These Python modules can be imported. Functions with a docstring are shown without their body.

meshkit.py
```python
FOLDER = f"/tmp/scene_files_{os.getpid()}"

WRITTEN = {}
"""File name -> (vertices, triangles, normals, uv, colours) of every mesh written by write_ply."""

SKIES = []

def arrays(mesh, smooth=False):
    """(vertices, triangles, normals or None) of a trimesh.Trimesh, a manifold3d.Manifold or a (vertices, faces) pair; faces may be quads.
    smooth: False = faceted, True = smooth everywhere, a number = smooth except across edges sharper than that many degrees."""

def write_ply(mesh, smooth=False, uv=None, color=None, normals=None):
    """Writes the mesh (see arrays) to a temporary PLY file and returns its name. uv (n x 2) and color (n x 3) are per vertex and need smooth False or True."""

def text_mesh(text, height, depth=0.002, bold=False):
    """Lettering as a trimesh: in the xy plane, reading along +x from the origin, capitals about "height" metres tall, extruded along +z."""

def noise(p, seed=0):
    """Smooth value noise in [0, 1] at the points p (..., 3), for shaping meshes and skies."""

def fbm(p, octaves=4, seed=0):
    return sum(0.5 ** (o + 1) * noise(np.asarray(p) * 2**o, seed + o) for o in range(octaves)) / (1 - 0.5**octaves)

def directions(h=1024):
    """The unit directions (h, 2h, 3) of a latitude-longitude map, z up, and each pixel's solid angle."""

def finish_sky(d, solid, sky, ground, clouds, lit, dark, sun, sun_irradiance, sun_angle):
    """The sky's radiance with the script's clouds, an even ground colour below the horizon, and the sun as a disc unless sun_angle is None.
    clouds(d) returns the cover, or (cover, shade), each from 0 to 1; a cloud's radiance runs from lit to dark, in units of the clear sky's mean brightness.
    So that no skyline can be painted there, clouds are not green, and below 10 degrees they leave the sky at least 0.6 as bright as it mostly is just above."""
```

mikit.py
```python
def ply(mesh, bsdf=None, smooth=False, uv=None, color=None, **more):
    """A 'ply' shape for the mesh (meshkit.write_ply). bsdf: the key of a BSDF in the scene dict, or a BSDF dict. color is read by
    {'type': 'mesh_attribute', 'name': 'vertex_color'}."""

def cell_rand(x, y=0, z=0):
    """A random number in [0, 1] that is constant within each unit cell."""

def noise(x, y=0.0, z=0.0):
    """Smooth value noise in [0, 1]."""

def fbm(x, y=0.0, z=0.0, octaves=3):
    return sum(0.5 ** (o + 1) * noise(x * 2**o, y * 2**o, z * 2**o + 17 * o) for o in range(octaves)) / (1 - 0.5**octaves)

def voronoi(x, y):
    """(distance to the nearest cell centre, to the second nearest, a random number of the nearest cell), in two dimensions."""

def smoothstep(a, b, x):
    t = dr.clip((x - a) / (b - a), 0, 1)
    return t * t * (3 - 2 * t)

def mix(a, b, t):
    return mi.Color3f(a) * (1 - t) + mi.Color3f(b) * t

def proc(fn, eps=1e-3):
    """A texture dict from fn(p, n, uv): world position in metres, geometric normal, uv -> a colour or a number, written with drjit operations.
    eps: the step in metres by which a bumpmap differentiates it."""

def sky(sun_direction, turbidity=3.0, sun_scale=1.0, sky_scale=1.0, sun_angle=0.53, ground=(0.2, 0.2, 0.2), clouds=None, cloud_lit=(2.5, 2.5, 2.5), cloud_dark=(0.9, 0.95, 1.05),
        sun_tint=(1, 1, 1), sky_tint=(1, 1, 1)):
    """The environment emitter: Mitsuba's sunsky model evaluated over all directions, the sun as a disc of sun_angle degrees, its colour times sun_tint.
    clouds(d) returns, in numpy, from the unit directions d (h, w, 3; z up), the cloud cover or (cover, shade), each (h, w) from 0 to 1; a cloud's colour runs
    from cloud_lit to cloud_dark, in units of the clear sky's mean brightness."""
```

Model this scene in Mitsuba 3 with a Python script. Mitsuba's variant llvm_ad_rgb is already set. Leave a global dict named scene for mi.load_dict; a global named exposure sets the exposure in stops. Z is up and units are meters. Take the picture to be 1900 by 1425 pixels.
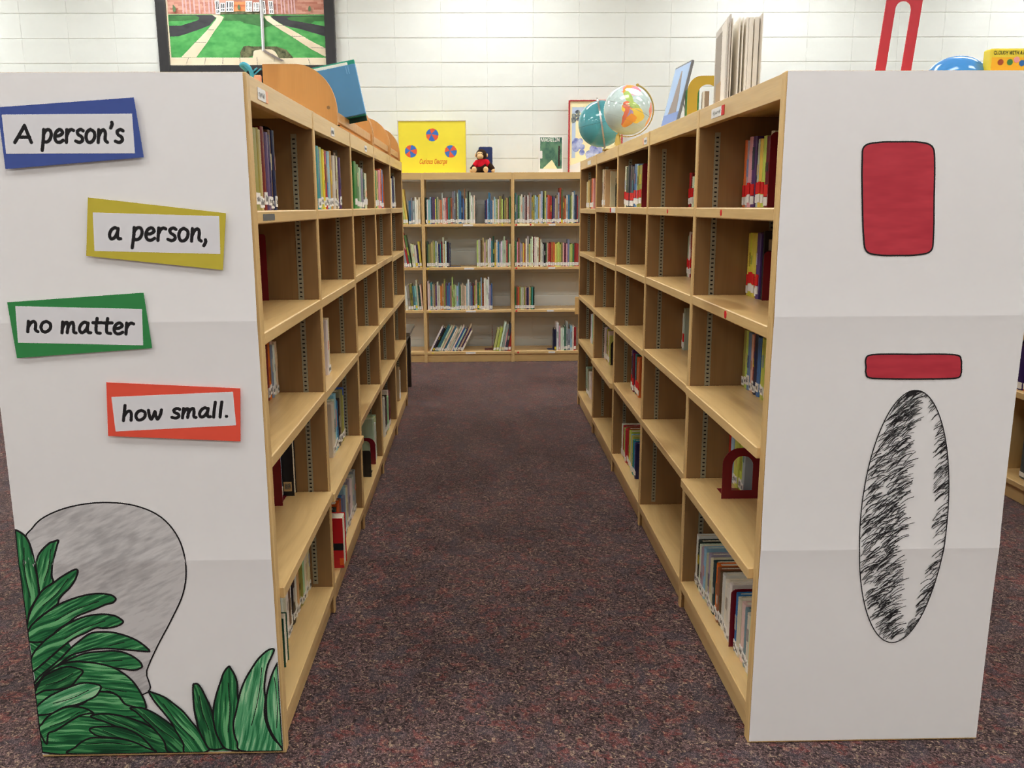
import math, random
import numpy as np
import trimesh
import drjit as dr
import mitsuba as mi
from mitsuba import ScalarTransform4f as T
import mikit, meshkit
from mikit import ply, proc, noise, fbm, voronoi, cell_rand, smoothstep, mix
from shapely.geometry import Polygon, LineString, Point, box as sbox
from shapely.ops import unary_union

random.seed(7)
scene, labels = {}, {}

# ---------------------------------------------------------------- camera, lights, exposure
CAM = (0.0, 0.0, 1.2570)
scene['camera'] = {'type': 'perspective', 'fov': 60.337, 'fov_axis': 'x', 'near_clip': 0.05, 'far_clip': 60.0,
    'principal_point_offset_x': 0.015223, 'principal_point_offset_y': -0.004468,
    'to_world': T().look_at(origin=list(CAM), target=[CAM[0] + 0.0191432, CAM[1] + 0.9792948, CAM[2] - 0.2015324], up=[0.00058, 0.01232, 0.05993])}
exposure = 0.45
LAMP = 9.0            # radiance of the ceiling panels
CEIL = 3.24
LAMP_X = (-4.4, -2.15, 0.1, 2.35, 4.6)
LAMP_Y = (-1.3, 1.1, 3.6, 6.65)

# ---------------------------------------------------------------- the room's main planes
XL, XR = -0.4644, 0.6326          # front faces of the two aisle rows
XLO, XRO = -1.0283, 1.1799        # their far faces
YL, YR = 1.866, 1.8735            # their near ends
WL, WR = 0.7389, 0.7352           # bay widths
H = 1.524                         # height of the cases
YB = 7.149                        # front of the case on the back wall
YWALL = 7.47
ROWZ = (1.25, 0.993, 0.718, 0.43, 0.09)
# outlines of the drawings, in metres in their own planes (x, z)
LEAVES = [('m',[(-1.029,0.561),(-1.018,0.559),(-1.006,0.548),(-0.999,0.532),(-0.994,0.507),(-0.992,0.481),(-0.99,0.451),(-0.99,0.422),(-0.99,0.41),(-1.001,0.396),(-1.017,0.37),(-1.028,0.338),(-1.029,0.382),(-1.03,0.416),(-1.029,0.462),(-1.029,0.495),(-1.03,0.529)]),('m',[(-0.935,0.538),(-0.944,0.536),(-0.955,0.532),(-0.969,0.52),(-0.98,0.507),(-0.986,0.493),(-0.99,0.477),(-0.99,0.453),(-0.99,0.426),(-0.99,0.41),(-0.976,0.425),(-0.959,0.437),(-0.956,0.443),(-0.958,0.453),(-0.956,0.469),(-0.952,0.488),(-0.945,0.508),(-0.939,0.526)]),('m',[(-0.901,0.47),(-0.909,0.468),(-0.922,0.461),(-0.94,0.45),(-0.956,0.438),(-0.974,0.427),(-0.99,0.412),(-1.003,0.392),(-1.015,0.37),(-1.024,0.346),(-1.029,0.321),(-1.001,0.351),(-0.956,0.384),(-0.949,0.397),(-0.937,0.411),(-0.922,0.425),(-0.909,0.442),(-0.902,0.456),(-0.899,0.465)]),('m',[(-0.822,0.397),(-0.825,0.402),(-0.833,0.407),(-0.85,0.41),(-0.87,0.41),(-0.893,0.406),(-0.92,0.398),(-0.947,0.387),(-0.97,0.373),(-0.997,0.353),(-1.017,0.335),(-1.028,0.317),(-1.034,0.297),(-0.99,0.296),(-0.961,0.322),(-0.933,0.341),(-0.913,0.356),(-0.889,0.366),(-0.868,0.374),(-0.845,0.384),(-0.831,0.387),(-0.824,0.393)]),('m',[(-0.811,0.341),(-0.816,0.348),(-0.829,0.356),(-0.851,0.36),(-0.875,0.359),(-0.898,0.354),(-0.921,0.345),(-0.945,0.332),(-0.969,0.314),(-0.994,0.295),(-1.024,0.26),(-1.032,0.218),(-0.938,0.294),(-0.898,0.315),(-0.874,0.327),(-0.856,0.326),(-0.835,0.328),(-0.818,0.334)]),('m',[(-0.758,0.268),(-0.764,0.277),(-0.782,0.293),(-0.804,0.305),(-0.831,0.314),(-0.854,0.317),(-0.878,0.316),(-0.892,0.311),(-0.909,0.299),(-0.937,0.276),(-0.961,0.252),(-0.986,0.231),(-1.015,0.206),(-1.035,0.18),(-0.988,0.22),(-0.938,0.259),(-0.91,0.268),(-0.88,0.275),(-0.85,0.276),(-0.821,0.273),(-0.792,0.27),(-0.764,0.267)]),('m',[(-0.778,0.232),(-0.784,0.244),(-0.801,0.258),(-0.821,0.267),(-0.843,0.27),(-0.871,0.268),(-0.898,0.266),(-0.923,0.258),(-0.947,0.247),(-0.97,0.235),(-1.004,0.21),(-1.028,0.175),(-0.994,0.214),(-0.962,0.237),(-0.932,0.245),(-0.901,0.243),(-0.873,0.238),(-0.843,0.228),(-0.819,0.224),(-0.798,0.221),(-0.782,0.226)]),('m',[(-0.779,0.124),(-0.779,0.14),(-0.787,0.164),(-0.801,0.191),(-0.819,0.211),(-0.843,0.228),(-0.873,0.238),(-0.904,0.243),(-0.936,0.244),(-0.966,0.236),(-0.994,0.218),(-1.016,0.192),(-1.033,0.162),(-1.033,0.127),(-0.984,0.126),(-0.923,0.138),(-0.87,0.168),(-0.841,0.159),(-0.825,0.136),(-0.812,0.125),(-0.798,0.125)]),('m',[(-0.798,0.125),(-0.825,0.136),(-0.841,0.159),(-0.87,0.168),(-0.896,0.164),(-0.923,0.138),(-0.984,0.126),(-1.033,0.127),(-1.032,0.082),(-1.024,0.015),(-0.774,0.01),(-0.75,0.055),(-0.767,0.095)]),('d',[(-0.913,0.221),(-0.922,0.227),(-0.941,0.232),(-0.959,0.23),(-0.979,0.222),(-1.001,0.21),(-1.014,0.195),(-1.024,0.177),(-1.029,0.162),(-1.006,0.173),(-0.974,0.176),(-0.946,0.182),(-0.929,0.2),(-0.917,0.213)]),('l',[(-0.876,0.181),(-0.884,0.187),(-0.904,0.191),(-0.922,0.19),(-0.946,0.182),(-0.969,0.172),(-0.992,0.161),(-1.013,0.146),(-1.031,0.129),(-1.035,0.113),(-0.995,0.115),(-0.967,0.13),(-0.935,0.137),(-0.91,0.147),(-0.891,0.157),(-0.88,0.17)]),('m',[(-0.899,0.114),(-0.908,0.122),(-0.924,0.129),(-0.945,0.132),(-0.967,0.129),(-0.991,0.117),(-1.008,0.104),(-1.02,0.089),(-1.029,0.075),(-1.015,0.037),(-1.008,0.064),(-0.989,0.072),(-0.959,0.092),(-0.93,0.109),(-0.907,0.114)]),('d',[(-0.906,0.106),(-0.9,0.11),(-0.875,0.112),(-0.848,0.109),(-0.822,0.102),(-0.793,0.09),(-0.769,0.075),(-0.75,0.055),(-0.74,0.032),(-0.736,0.009),(-0.766,0.01),(-0.791,0.044),(-0.82,0.065),(-0.849,0.079),(-0.877,0.093),(-0.898,0.101)]),('d',[(-0.912,0.071),(-0.903,0.078),(-0.878,0.08),(-0.849,0.079),(-0.825,0.072),(-0.802,0.058),(-0.784,0.039),(-0.766,0.01),(-0.785,0.021),(-0.812,0.038),(-0.841,0.048),(-0.871,0.052),(-0.897,0.057)]),('d',[(-0.96,0.011),(-0.95,0.027),(-0.932,0.042),(-0.911,0.051),(-0.881,0.051),(-0.841,0.047),(-0.812,0.038),(-0.787,0.024),(-0.774,0.01)]),('d',[(-0.814,0.126),(-0.796,0.127),(-0.779,0.123),(-0.754,0.108),(-0.728,0.086),(-0.709,0.067),(-0.691,0.042),(-0.681,0.01),(-0.734,0.011),(-0.743,0.039),(-0.761,0.068),(-0.783,0.095),(-0.801,0.116)]),('m',[(-0.768,0.167),(-0.76,0.165),(-0.734,0.153),(-0.714,0.136),(-0.693,0.115),(-0.676,0.089),(-0.664,0.071),(-0.652,0.047),(-0.638,0.021),(-0.655,0.008),(-0.697,0.009),(-0.699,0.033),(-0.713,0.064),(-0.722,0.087),(-0.739,0.115),(-0.756,0.141)]),('d',[(-0.665,0.182),(-0.661,0.185),(-0.654,0.184),(-0.647,0.173),(-0.639,0.152),(-0.631,0.13),(-0.626,0.109),(-0.624,0.088),(-0.62,0.062),(-0.604,0.023),(-0.637,0.017),(-0.651,0.041),(-0.66,0.067),(-0.664,0.091),(-0.667,0.118),(-0.667,0.156)]),('m',[(-0.581,0.227),(-0.576,0.222),(-0.567,0.201),(-0.564,0.18),(-0.565,0.155),(-0.565,0.133),(-0.573,0.108),(-0.579,0.083),(-0.58,0.061),(-0.575,0.039),(-0.567,0.013),(-0.602,0.018),(-0.617,0.047),(-0.623,0.07),(-0.625,0.101),(-0.622,0.126),(-0.614,0.156),(-0.602,0.189),(-0.593,0.212)]),('l',[(-0.475,0.268),(-0.483,0.269),(-0.495,0.262),(-0.513,0.244),(-0.53,0.219),(-0.544,0.196),(-0.556,0.169),(-0.565,0.138),(-0.572,0.11),(-0.579,0.085),(-0.579,0.057),(-0.574,0.035),(-0.564,0.011),(-0.472,0.009),(-0.49,0.044),(-0.502,0.077),(-0.506,0.109),(-0.502,0.145),(-0.503,0.17),(-0.498,0.204),(-0.491,0.231),(-0.48,0.254)]),('l',[(-0.463,0.241),(-0.472,0.229),(-0.483,0.206),(-0.492,0.179),(-0.499,0.149),(-0.501,0.12),(-0.501,0.092),(-0.493,0.059),(-0.474,0.022),(-0.461,0.009),(-0.462,0.076),(-0.463,0.14),(-0.463,0.214)])]
GRASS = [(-1.027,0.465),(-1.004,0.42),(-0.984,0.348),(-0.946,0.308),(-0.916,0.24),(-0.876,0.145),(-0.908,0.076),(-0.794,0.095),(-0.696,0.08),(-0.599,0.04),(-0.524,0.036),(-0.463,0.037),(-0.462,0.011),(-0.752,0.009),(-1.014,0.009),(-1.024,0.147)]
BOULDER = [(-1.011,0.529),(-0.99,0.566),(-0.959,0.593),(-0.902,0.615),(-0.831,0.624),(-0.761,0.616),(-0.705,0.588),(-0.67,0.537),(-0.659,0.473),(-0.671,0.408),(-0.703,0.343),(-0.74,0.278),(-0.769,0.218),(-0.787,0.157),(-1.035,0.161),(-1.026,0.375)]
CARDS = {'blue':([(-0.958,1.456),(-0.686,1.474),(-0.676,1.358),(-0.956,1.336)],[(-0.951,1.442),(-0.692,1.443),(-0.693,1.366),(-0.951,1.366)]),'yellow':([(-0.796,1.279),(-0.518,1.246),(-0.532,1.13),(-0.811,1.161)],[(-0.789,1.249),(-0.532,1.24),(-0.535,1.163),(-0.793,1.171)]),'green':([(-0.984,1.066),(-0.7,1.084),(-0.692,0.967),(-0.977,0.948)],[(-0.968,1.058),(-0.706,1.05),(-0.71,0.973),(-0.971,0.981)]),'red':([(-0.795,0.894),(-0.512,0.878),(-0.519,0.761),(-0.802,0.776)],[(-0.787,0.862),(-0.528,0.871),(-0.526,0.797),(-0.785,0.786)])}
WORDS = {'blue':[('A',(-0.931,1.388),(-0.898,1.388),0.0241),("person's",(-0.878,1.388),(-0.713,1.387),0.0252)],'yellow':[('a',(-0.759,1.194),(-0.737,1.194),0.0241),('person,',(-0.715,1.193),(-0.563,1.189),0.0258)],'green':[('no',(-0.948,1.004),(-0.899,1.003),0.0224),('matter',(-0.877,1.001),(-0.726,0.997),0.0235)],'red':[('how',(-0.766,0.81),(-0.683,0.812),0.0212),('small.',(-0.662,0.814),(-0.545,0.816),0.0212)]}
RED_BLOCK = [(0.799,1.343),(0.801,1.374),(0.83,1.382),(0.873,1.383),(0.916,1.382),(0.943,1.373),(0.951,1.343),(0.957,1.268),(0.963,1.188),(0.96,1.159),(0.932,1.151),(0.892,1.15),(0.851,1.151),(0.823,1.159),(0.814,1.189),(0.805,1.269)]
RED_BAR = [(0.839,0.925),(0.847,0.936),(0.89,0.938),(0.944,0.937),(0.997,0.937),(1.04,0.934),(1.049,0.923),(1.051,0.909),(1.052,0.895),(1.045,0.884),(1.002,0.882),(0.949,0.882),(0.895,0.883),(0.851,0.886),(0.842,0.897),(0.841,0.911)]
OVAL = ((0.955,0.557),0.099,0.3)
ART = [('lawn','lawn',[(-2.429,2.751),(-2.427,2.428),(-1.19,2.425),(-1.192,2.749)]),('drive','asphalt',[(-2.425,2.747),(-2.082,2.747),(-2.052,2.728),(-2.077,2.702),(-2.108,2.671),(-2.202,2.637),(-2.284,2.611),(-2.358,2.59),(-2.428,2.588)]),('drive','asphalt',[(-1.63,2.731),(-1.605,2.742),(-1.197,2.742),(-1.197,2.586),(-1.263,2.605),(-1.402,2.644),(-1.521,2.667),(-1.564,2.693)]),('lawn','lawn',[(-2.425,2.743),(-2.214,2.743),(-2.183,2.728),(-2.197,2.709),(-2.27,2.687),(-2.336,2.668),(-2.429,2.668)]),('shaded_lawn','darklawn',[(-2.424,2.742),(-2.214,2.742),(-2.183,2.728),(-2.196,2.713),(-2.317,2.704),(-2.427,2.702)]),('lawn','lawn',[(-1.498,2.723),(-1.461,2.735),(-1.197,2.738),(-1.195,2.66),(-1.308,2.682),(-1.399,2.697),(-1.479,2.708)]),('shaded_lawn','darklawn',[(-1.498,2.723),(-1.461,2.735),(-1.197,2.738),(-1.196,2.7),(-1.279,2.7),(-1.308,2.683),(-1.399,2.697),(-1.479,2.708)]),('shaded_lawn','darklawn',[(-1.994,2.756),(-1.794,2.756),(-1.797,2.681),(-1.869,2.704),(-2.001,2.707),(-1.985,2.732)]),('shaded_lawn','darklawn',[(-1.836,2.756),(-1.704,2.756),(-1.678,2.724),(-1.605,2.674),(-1.678,2.654),(-1.761,2.675),(-1.84,2.689)]),('path','concrete',[(-2.082,2.749),(-2.034,2.751),(-1.991,2.732),(-2.009,2.703),(-2.07,2.63),(-2.139,2.538),(-2.229,2.431),(-2.348,2.432),(-2.229,2.542),(-2.13,2.633),(-2.065,2.701),(-2.048,2.724)]),('path','concrete',[(-1.681,2.743),(-1.629,2.742),(-1.614,2.724),(-1.564,2.689),(-1.443,2.625),(-1.306,2.548),(-1.19,2.491),(-1.19,2.425),(-1.317,2.491),(-1.461,2.583),(-1.594,2.663),(-1.655,2.705)]),('pavement','concrete',[(-2.428,2.43),(-2.43,2.359),(-1.189,2.356),(-1.188,2.425)]),('plinth','concrete',[(-1.769,2.484),(-1.692,2.495),(-1.611,2.488),(-1.582,2.438),(-1.534,2.426),(-1.784,2.427)]),('flower_bed','bush',[(-1.883,2.431),(-1.876,2.473),(-1.85,2.511),(-1.809,2.519),(-1.791,2.511),(-1.703,2.511),(-1.594,2.511),(-1.515,2.487),(-1.469,2.437),(-1.462,2.422),(-1.575,2.422),(-1.596,2.468),(-1.628,2.488),(-1.692,2.494),(-1.773,2.478),(-1.779,2.442),(-1.833,2.427)]),('brick_wall','brick',[(-2.425,2.897),(-2.428,2.757),(-1.196,2.751),(-1.194,2.896)]),('brick_wall','redbrick',[(-1.904,2.844),(-1.813,2.844),(-1.817,2.773),(-1.909,2.773)]),('hedge','bush',[(-2.018,2.754),(-2.013,2.771),(-1.793,2.775),(-1.703,2.771),(-1.705,2.752)])]
PILASTERS = [[(-2.312,2.89),(-2.301,2.89),(-2.3,2.757),(-2.312,2.757)],[(-2.287,2.89),(-2.276,2.89),(-2.274,2.756),(-2.286,2.756)],[(-2.255,2.89),(-2.244,2.89),(-2.242,2.756),(-2.255,2.756)],[(-2.223,2.89),(-2.212,2.89),(-2.21,2.756),(-2.223,2.756)],[(-2.183,2.89),(-2.172,2.89),(-2.17,2.756),(-2.183,2.756)],[(-2.144,2.89),(-2.133,2.89),(-2.13,2.756),(-2.143,2.756)],[(-2.108,2.89),(-2.097,2.889),(-2.094,2.756),(-2.107,2.756)],[(-2.08,2.889),(-2.069,2.889),(-2.066,2.756),(-2.079,2.756)],[(-2.052,2.889),(-2.041,2.889),(-2.038,2.756),(-2.051,2.756)],[(-1.64,2.889),(-1.629,2.889),(-1.625,2.753),(-1.637,2.753)],[(-1.604,2.889),(-1.593,2.889),(-1.589,2.753),(-1.601,2.753)],[(-1.576,2.889),(-1.565,2.889),(-1.561,2.753),(-1.573,2.753)],[(-1.54,2.889),(-1.529,2.889),(-1.525,2.753),(-1.537,2.753)],[(-1.516,2.889),(-1.505,2.889),(-1.501,2.753),(-1.513,2.753)],[(-1.484,2.889),(-1.473,2.889),(-1.469,2.753),(-1.481,2.753)],[(-1.461,2.889),(-1.449,2.889),(-1.445,2.753),(-1.457,2.753)],[(-1.439,2.889),(-1.427,2.889),(-1.423,2.753),(-1.435,2.753)]]
WINDOWS = [[(-2.003,2.829),(-1.979,2.829),(-1.982,2.777),(-2.006,2.777)],[(-1.958,2.841),(-1.934,2.841),(-1.939,2.777),(-1.962,2.777)],[(-1.936,2.841),(-1.912,2.841),(-1.917,2.777),(-1.941,2.777)],[(-2.044,2.845),(-2.024,2.845),(-2.022,2.758),(-2.042,2.758)],[(-1.803,2.841),(-1.787,2.841),(-1.791,2.777),(-1.807,2.777)],[(-1.783,2.841),(-1.767,2.841),(-1.771,2.777),(-1.787,2.777)],[(-1.744,2.829),(-1.728,2.829),(-1.731,2.777),(-1.747,2.777)],[(-1.727,2.829),(-1.711,2.829),(-1.714,2.777),(-1.73,2.777)],[(-1.685,2.84),(-1.665,2.84),(-1.662,2.758),(-1.682,2.758)],[(-1.624,2.84),(-1.604,2.84),(-1.6,2.758),(-1.62,2.758)]]
POLE = [(-1.701,2.889),(-1.673,2.889),(-1.679,2.478),(-1.703,2.478)]
POLESH = [(-1.701,2.478),(-1.68,2.482),(-1.606,2.442),(-1.528,2.399),(-1.552,2.395),(-1.631,2.434)]
JOINTS = [[(-2.282,2.428),(-2.306,2.378)],[(-2.147,2.425),(-2.163,2.377)],[(-2.012,2.427),(-2.019,2.377)],[(-1.879,2.427),(-1.88,2.377)],[(-1.744,2.425),(-1.744,2.361)],[(-1.607,2.424),(-1.608,2.395)],[(-1.34,2.422),(-1.323,2.364)],[(-2.128,2.633),(-2.07,2.631)],[(-2.233,2.54),(-2.139,2.538)],[(-1.593,2.665),(-1.509,2.663)],[(-1.461,2.583),(-1.373,2.583)],[(-1.312,2.499),(-1.191,2.494)]]
SHRUBS = [[(-2.376,2.819),(-2.358,2.796),(-2.362,2.77),(-2.379,2.77),(-2.381,2.796)],[(-1.864,2.822),(-1.852,2.796),(-1.864,2.78),(-1.875,2.796)],[(-1.31,2.81),(-1.3,2.791),(-1.303,2.772),(-1.319,2.772),(-1.32,2.795)]]
BALLS = [((-0.529,1.689),0.048),((-0.357,1.815),0.049),((-0.212,1.687),0.048)]
cg = (-0.467,1.592)
cg2 = (-0.246,1.591)

# ---------------------------------------------------------------- helpers
def key_free(key):
    if key not in scene and key not in labels:
        return key
    n = 1
    while f'{key}_{n:03d}' in scene or f'{key}_{n:03d}' in labels:
        n += 1
    return f'{key}_{n:03d}'

COUNT = {}
def numbered(key):
    n = COUNT.get(key, 0)
    COUNT[key] = n + 1
    return key if n == 0 else f'{key}_{n:03d}'

def thing(name, label, cat, group=None):
    key = numbered(name)
    labels[key] = {'label': label, 'category': cat}
    if group: labels[key]['group'] = group
    return key

def obj(name, mesh, bsdf, parent=None, smooth=False, label=None, cat=None, group=None, kind=None, **kw):
    key = numbered((parent + '__' if parent else '') + name)
    scene[key] = mesh if isinstance(mesh, dict) else ply(mesh, bsdf, smooth, **kw)
    d = {k: v for k, v in (('label', label), ('category', cat), ('group', group), ('kind', kind)) if v}
    if d: labels[key] = d
    return key

def cbox(x0, x1, y0, y1, z0, z1, c=0.0015):
    """A box with chamfered edges."""
    lo, hi = np.minimum([x0, y0, z0], [x1, y1, z1]), np.maximum([x0, y0, z0], [x1, y1, z1])
    c = min(c, 0.3 * float((hi - lo).min()))
    if c <= 1e-5:
        return trimesh.creation.box(bounds=[lo, hi])
    pts = []
    for i in range(3):
        for sx in (0, 1):
            for sy in (0, 1):
                for sz in (0, 1):
                    p = [hi[k] if s else lo[k] for k, s in enumerate((sx, sy, sz))]
                    for k, s in enumerate((sx, sy, sz)):
                        if k != i: p[k] += -c if s else c
                    pts.append(p)
    return trimesh.convex.convex_hull(np.array(pts))

def bx(x0, x1, y0, y1, z0, z1):
    return trimesh.creation.box(bounds=[np.minimum([x0, y0, z0], [x1, y1, z1]), np.maximum([x0, y0, z0], [x1, y1, z1])])

def cat(*ms):
    return trimesh.util.concatenate(list(ms))

def ext(poly, h):
    polys = getattr(poly, 'geoms', [poly])
    return cat(*[trimesh.creation.extrude_polygon(g, h, engine='earcut') for g in polys if g.geom_type == 'Polygon' and g.area > 1e-10])

FACE = np.array([[1, 0, 0, 0], [0, 0, -1, 0], [0, 1, 0, 0], [0, 0, 0, 1.0]])   # x right, y up, z towards -y
def wall_poly(poly, y, h=0.0006):
    """A flat shape drawn in (x, z), standing in the plane y, h thick towards the viewer's side of the room."""
    m = ext(poly if hasattr(poly, 'area') else Polygon(poly).buffer(0), h)
    m.apply_transform(FACE); m.apply_translation([0, y, 0])
    return m

def spline(pts, n=6, closed=False):
    p = np.array(pts, float)
    if len(p) < 3 and not closed: return p
    out, N = [], len(p)
    rng = range(N if closed else N - 1)
    for i in rng:
        g = (lambda k: p[k % N]) if closed else (lambda k: p[min(max(k, 0), N - 1)])
        a, b, c, d = g(i - 1), g(i), g(i + 1), g(i + 2)
        for t in np.arange(n) / n:
            out.append(0.5 * ((2 * b) + (-a + c) * t + (2 * a - 5 * b + 4 * c - d) * t * t + (-a + 3 * b - 3 * c + d) * t ** 3))
    if not closed: out.append(p[-1])
    return np.array(out)

def tube(path, r, n=10, caps=True):
    """A tube along a path; r a number or one per point."""
    path = np.asarray(path, float); r = np.broadcast_to(r, len(path))
    d = np.gradient(path, axis=0); d /= np.linalg.norm(d, axis=1, keepdims=True) + 1e-12
    ref = np.array([0, 0, 1.0]) if abs(d[0, 2]) < 0.9 else np.array([1.0, 0, 0])
    v, f = [], []
    u = np.cross(d[0], ref); u /= np.linalg.norm(u)
    for i in range(len(path)):
        u = u - d[i] * (u @ d[i]); u /= np.linalg.norm(u)
        w = np.cross(d[i], u)
        for k in range(n):
            a = 2 * math.pi * k / n
            v.append(path[i] + r[i] * (math.cos(a) * u + math.sin(a) * w))
    for i in range(len(path) - 1):
        for k in range(n):
            a, b = i * n + k, i * n + (k + 1) % n
            f += [[a, b, b + n], [a, b + n, a + n]]
    if caps:
        v += [path[0], path[-1]]
        s, e = len(v) - 2, len(v) - 1
        for k in range(n):
            f.append([s, (k + 1) % n, k]); f.append([e, (len(path) - 1) * n + k, (len(path) - 1) * n + (k + 1) % n])
    return trimesh.Trimesh(v, f, process=False)

def lathe(profile, n=32):
    return trimesh.creation.revolve(np.array(profile, float), sections=n)

def ell(c, r, sub=3):
    m = trimesh.creation.icosphere(subdivisions=sub); m.apply_scale(r) if np.isscalar(r) else m.apply_transform(np.diag([*r, 1.0]))
    m.apply_translation(c); return m

def moved(m, loc=(0, 0, 0), rz=0, rx=0, ry=0):
    m = m.copy()
    for ax, a in (([1, 0, 0], rx), ([0, 1, 0], ry), ([0, 0, 1], rz)):
        if a: m.apply_transform(trimesh.transformations.rotation_matrix(math.radians(a), ax))
    m.apply_translation(loc); return m

# ---------------------------------------------------------------- materials
def srgb(r, g=None, b=None):
    v = np.array([r, g, b], float) / 255
    return [float(x) for x in np.where(v <= 0.04045, v / 12.92, ((v + 0.055) / 1.055) ** 2.4)]

def mat(key, color, rough=0.6, spec=0.4, metallic=0.0, **kw):
    scene[key] = {'type': 'twosided', 'bsdf': {'type': 'principled', 'base_color': color if isinstance(color, dict) else {'type': 'rgb', 'value': list(color)},
                  'roughness': rough, 'specular': spec, 'metallic': metallic, **kw}}

def wood_fn(axis, light, dark, seed, heart):
    def f(p, n, uv):
        q = [p.x, p.y, p.z]
        along = q[axis]; a, b = [q[i] for i in range(3) if i != axis]
        warp = fbm(a * 5 + seed, b * 5, along * 1.3, 2)
        ring = fbm(a * 60 + warp * 9, b * 60 + seed, along * 2.2 + warp, 3)
        fine = noise(a * 420, b * 420, along * 14)
        board = fbm(a * 3.1 + seed, b * 3.1, along * 0.8 + seed, 2)
        streak = smoothstep(0.66, 0.80, fbm(a * 9 + seed * 3, b * 9, along * 1.7, 2))
        t = dr.clip(0.75 * (ring - 0.3) + 0.25 * (fine - 0.5) + 0.9 * (board - 0.45), 0, 1)
        c = mix(light, dark, t)
        return mix(c, heart, streak * 0.6)
    return f

MAPLE, MAPLE_D, HEART = (0.68, 0.465, 0.203), (0.52, 0.325, 0.125), (0.33, 0.17, 0.055)
mat('wood_vertical', proc(wood_fn(2, MAPLE, MAPLE_D, 3.0, HEART)), 0.38, 0.45)
mat('wood_aisle', proc(wood_fn(1, MAPLE, MAPLE_D, 8.0, HEART)), 0.30, 0.5)
mat('wood_cross', proc(wood_fn(0, MAPLE, MAPLE_D, 13.0, HEART)), 0.30, 0.5)
mat('wood_inside', proc(wood_fn(2, (0.255, 0.142, 0.055), (0.175, 0.092, 0.031), 5.0, (0.10, 0.048, 0.016))), 0.38, 0.45)  # maple darkened to stand for shade inside the bays; dowel plugs use it too
mat('wood_pine', proc(wood_fn(2, (0.60, 0.30, 0.09), (0.50, 0.225, 0.06), 21.0, (0.42, 0.18, 0.045))), 0.35, 0.45)
mat('wood_dark', proc(wood_fn(0, (0.035, 0.022, 0.015), (0.018, 0.011, 0.008), 4.0, (0.01, 0.006, 0.004))), 0.3, 0.5)
mat('table_top', [0.10, 0.085, 0.07], 0.25, 0.5)
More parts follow.
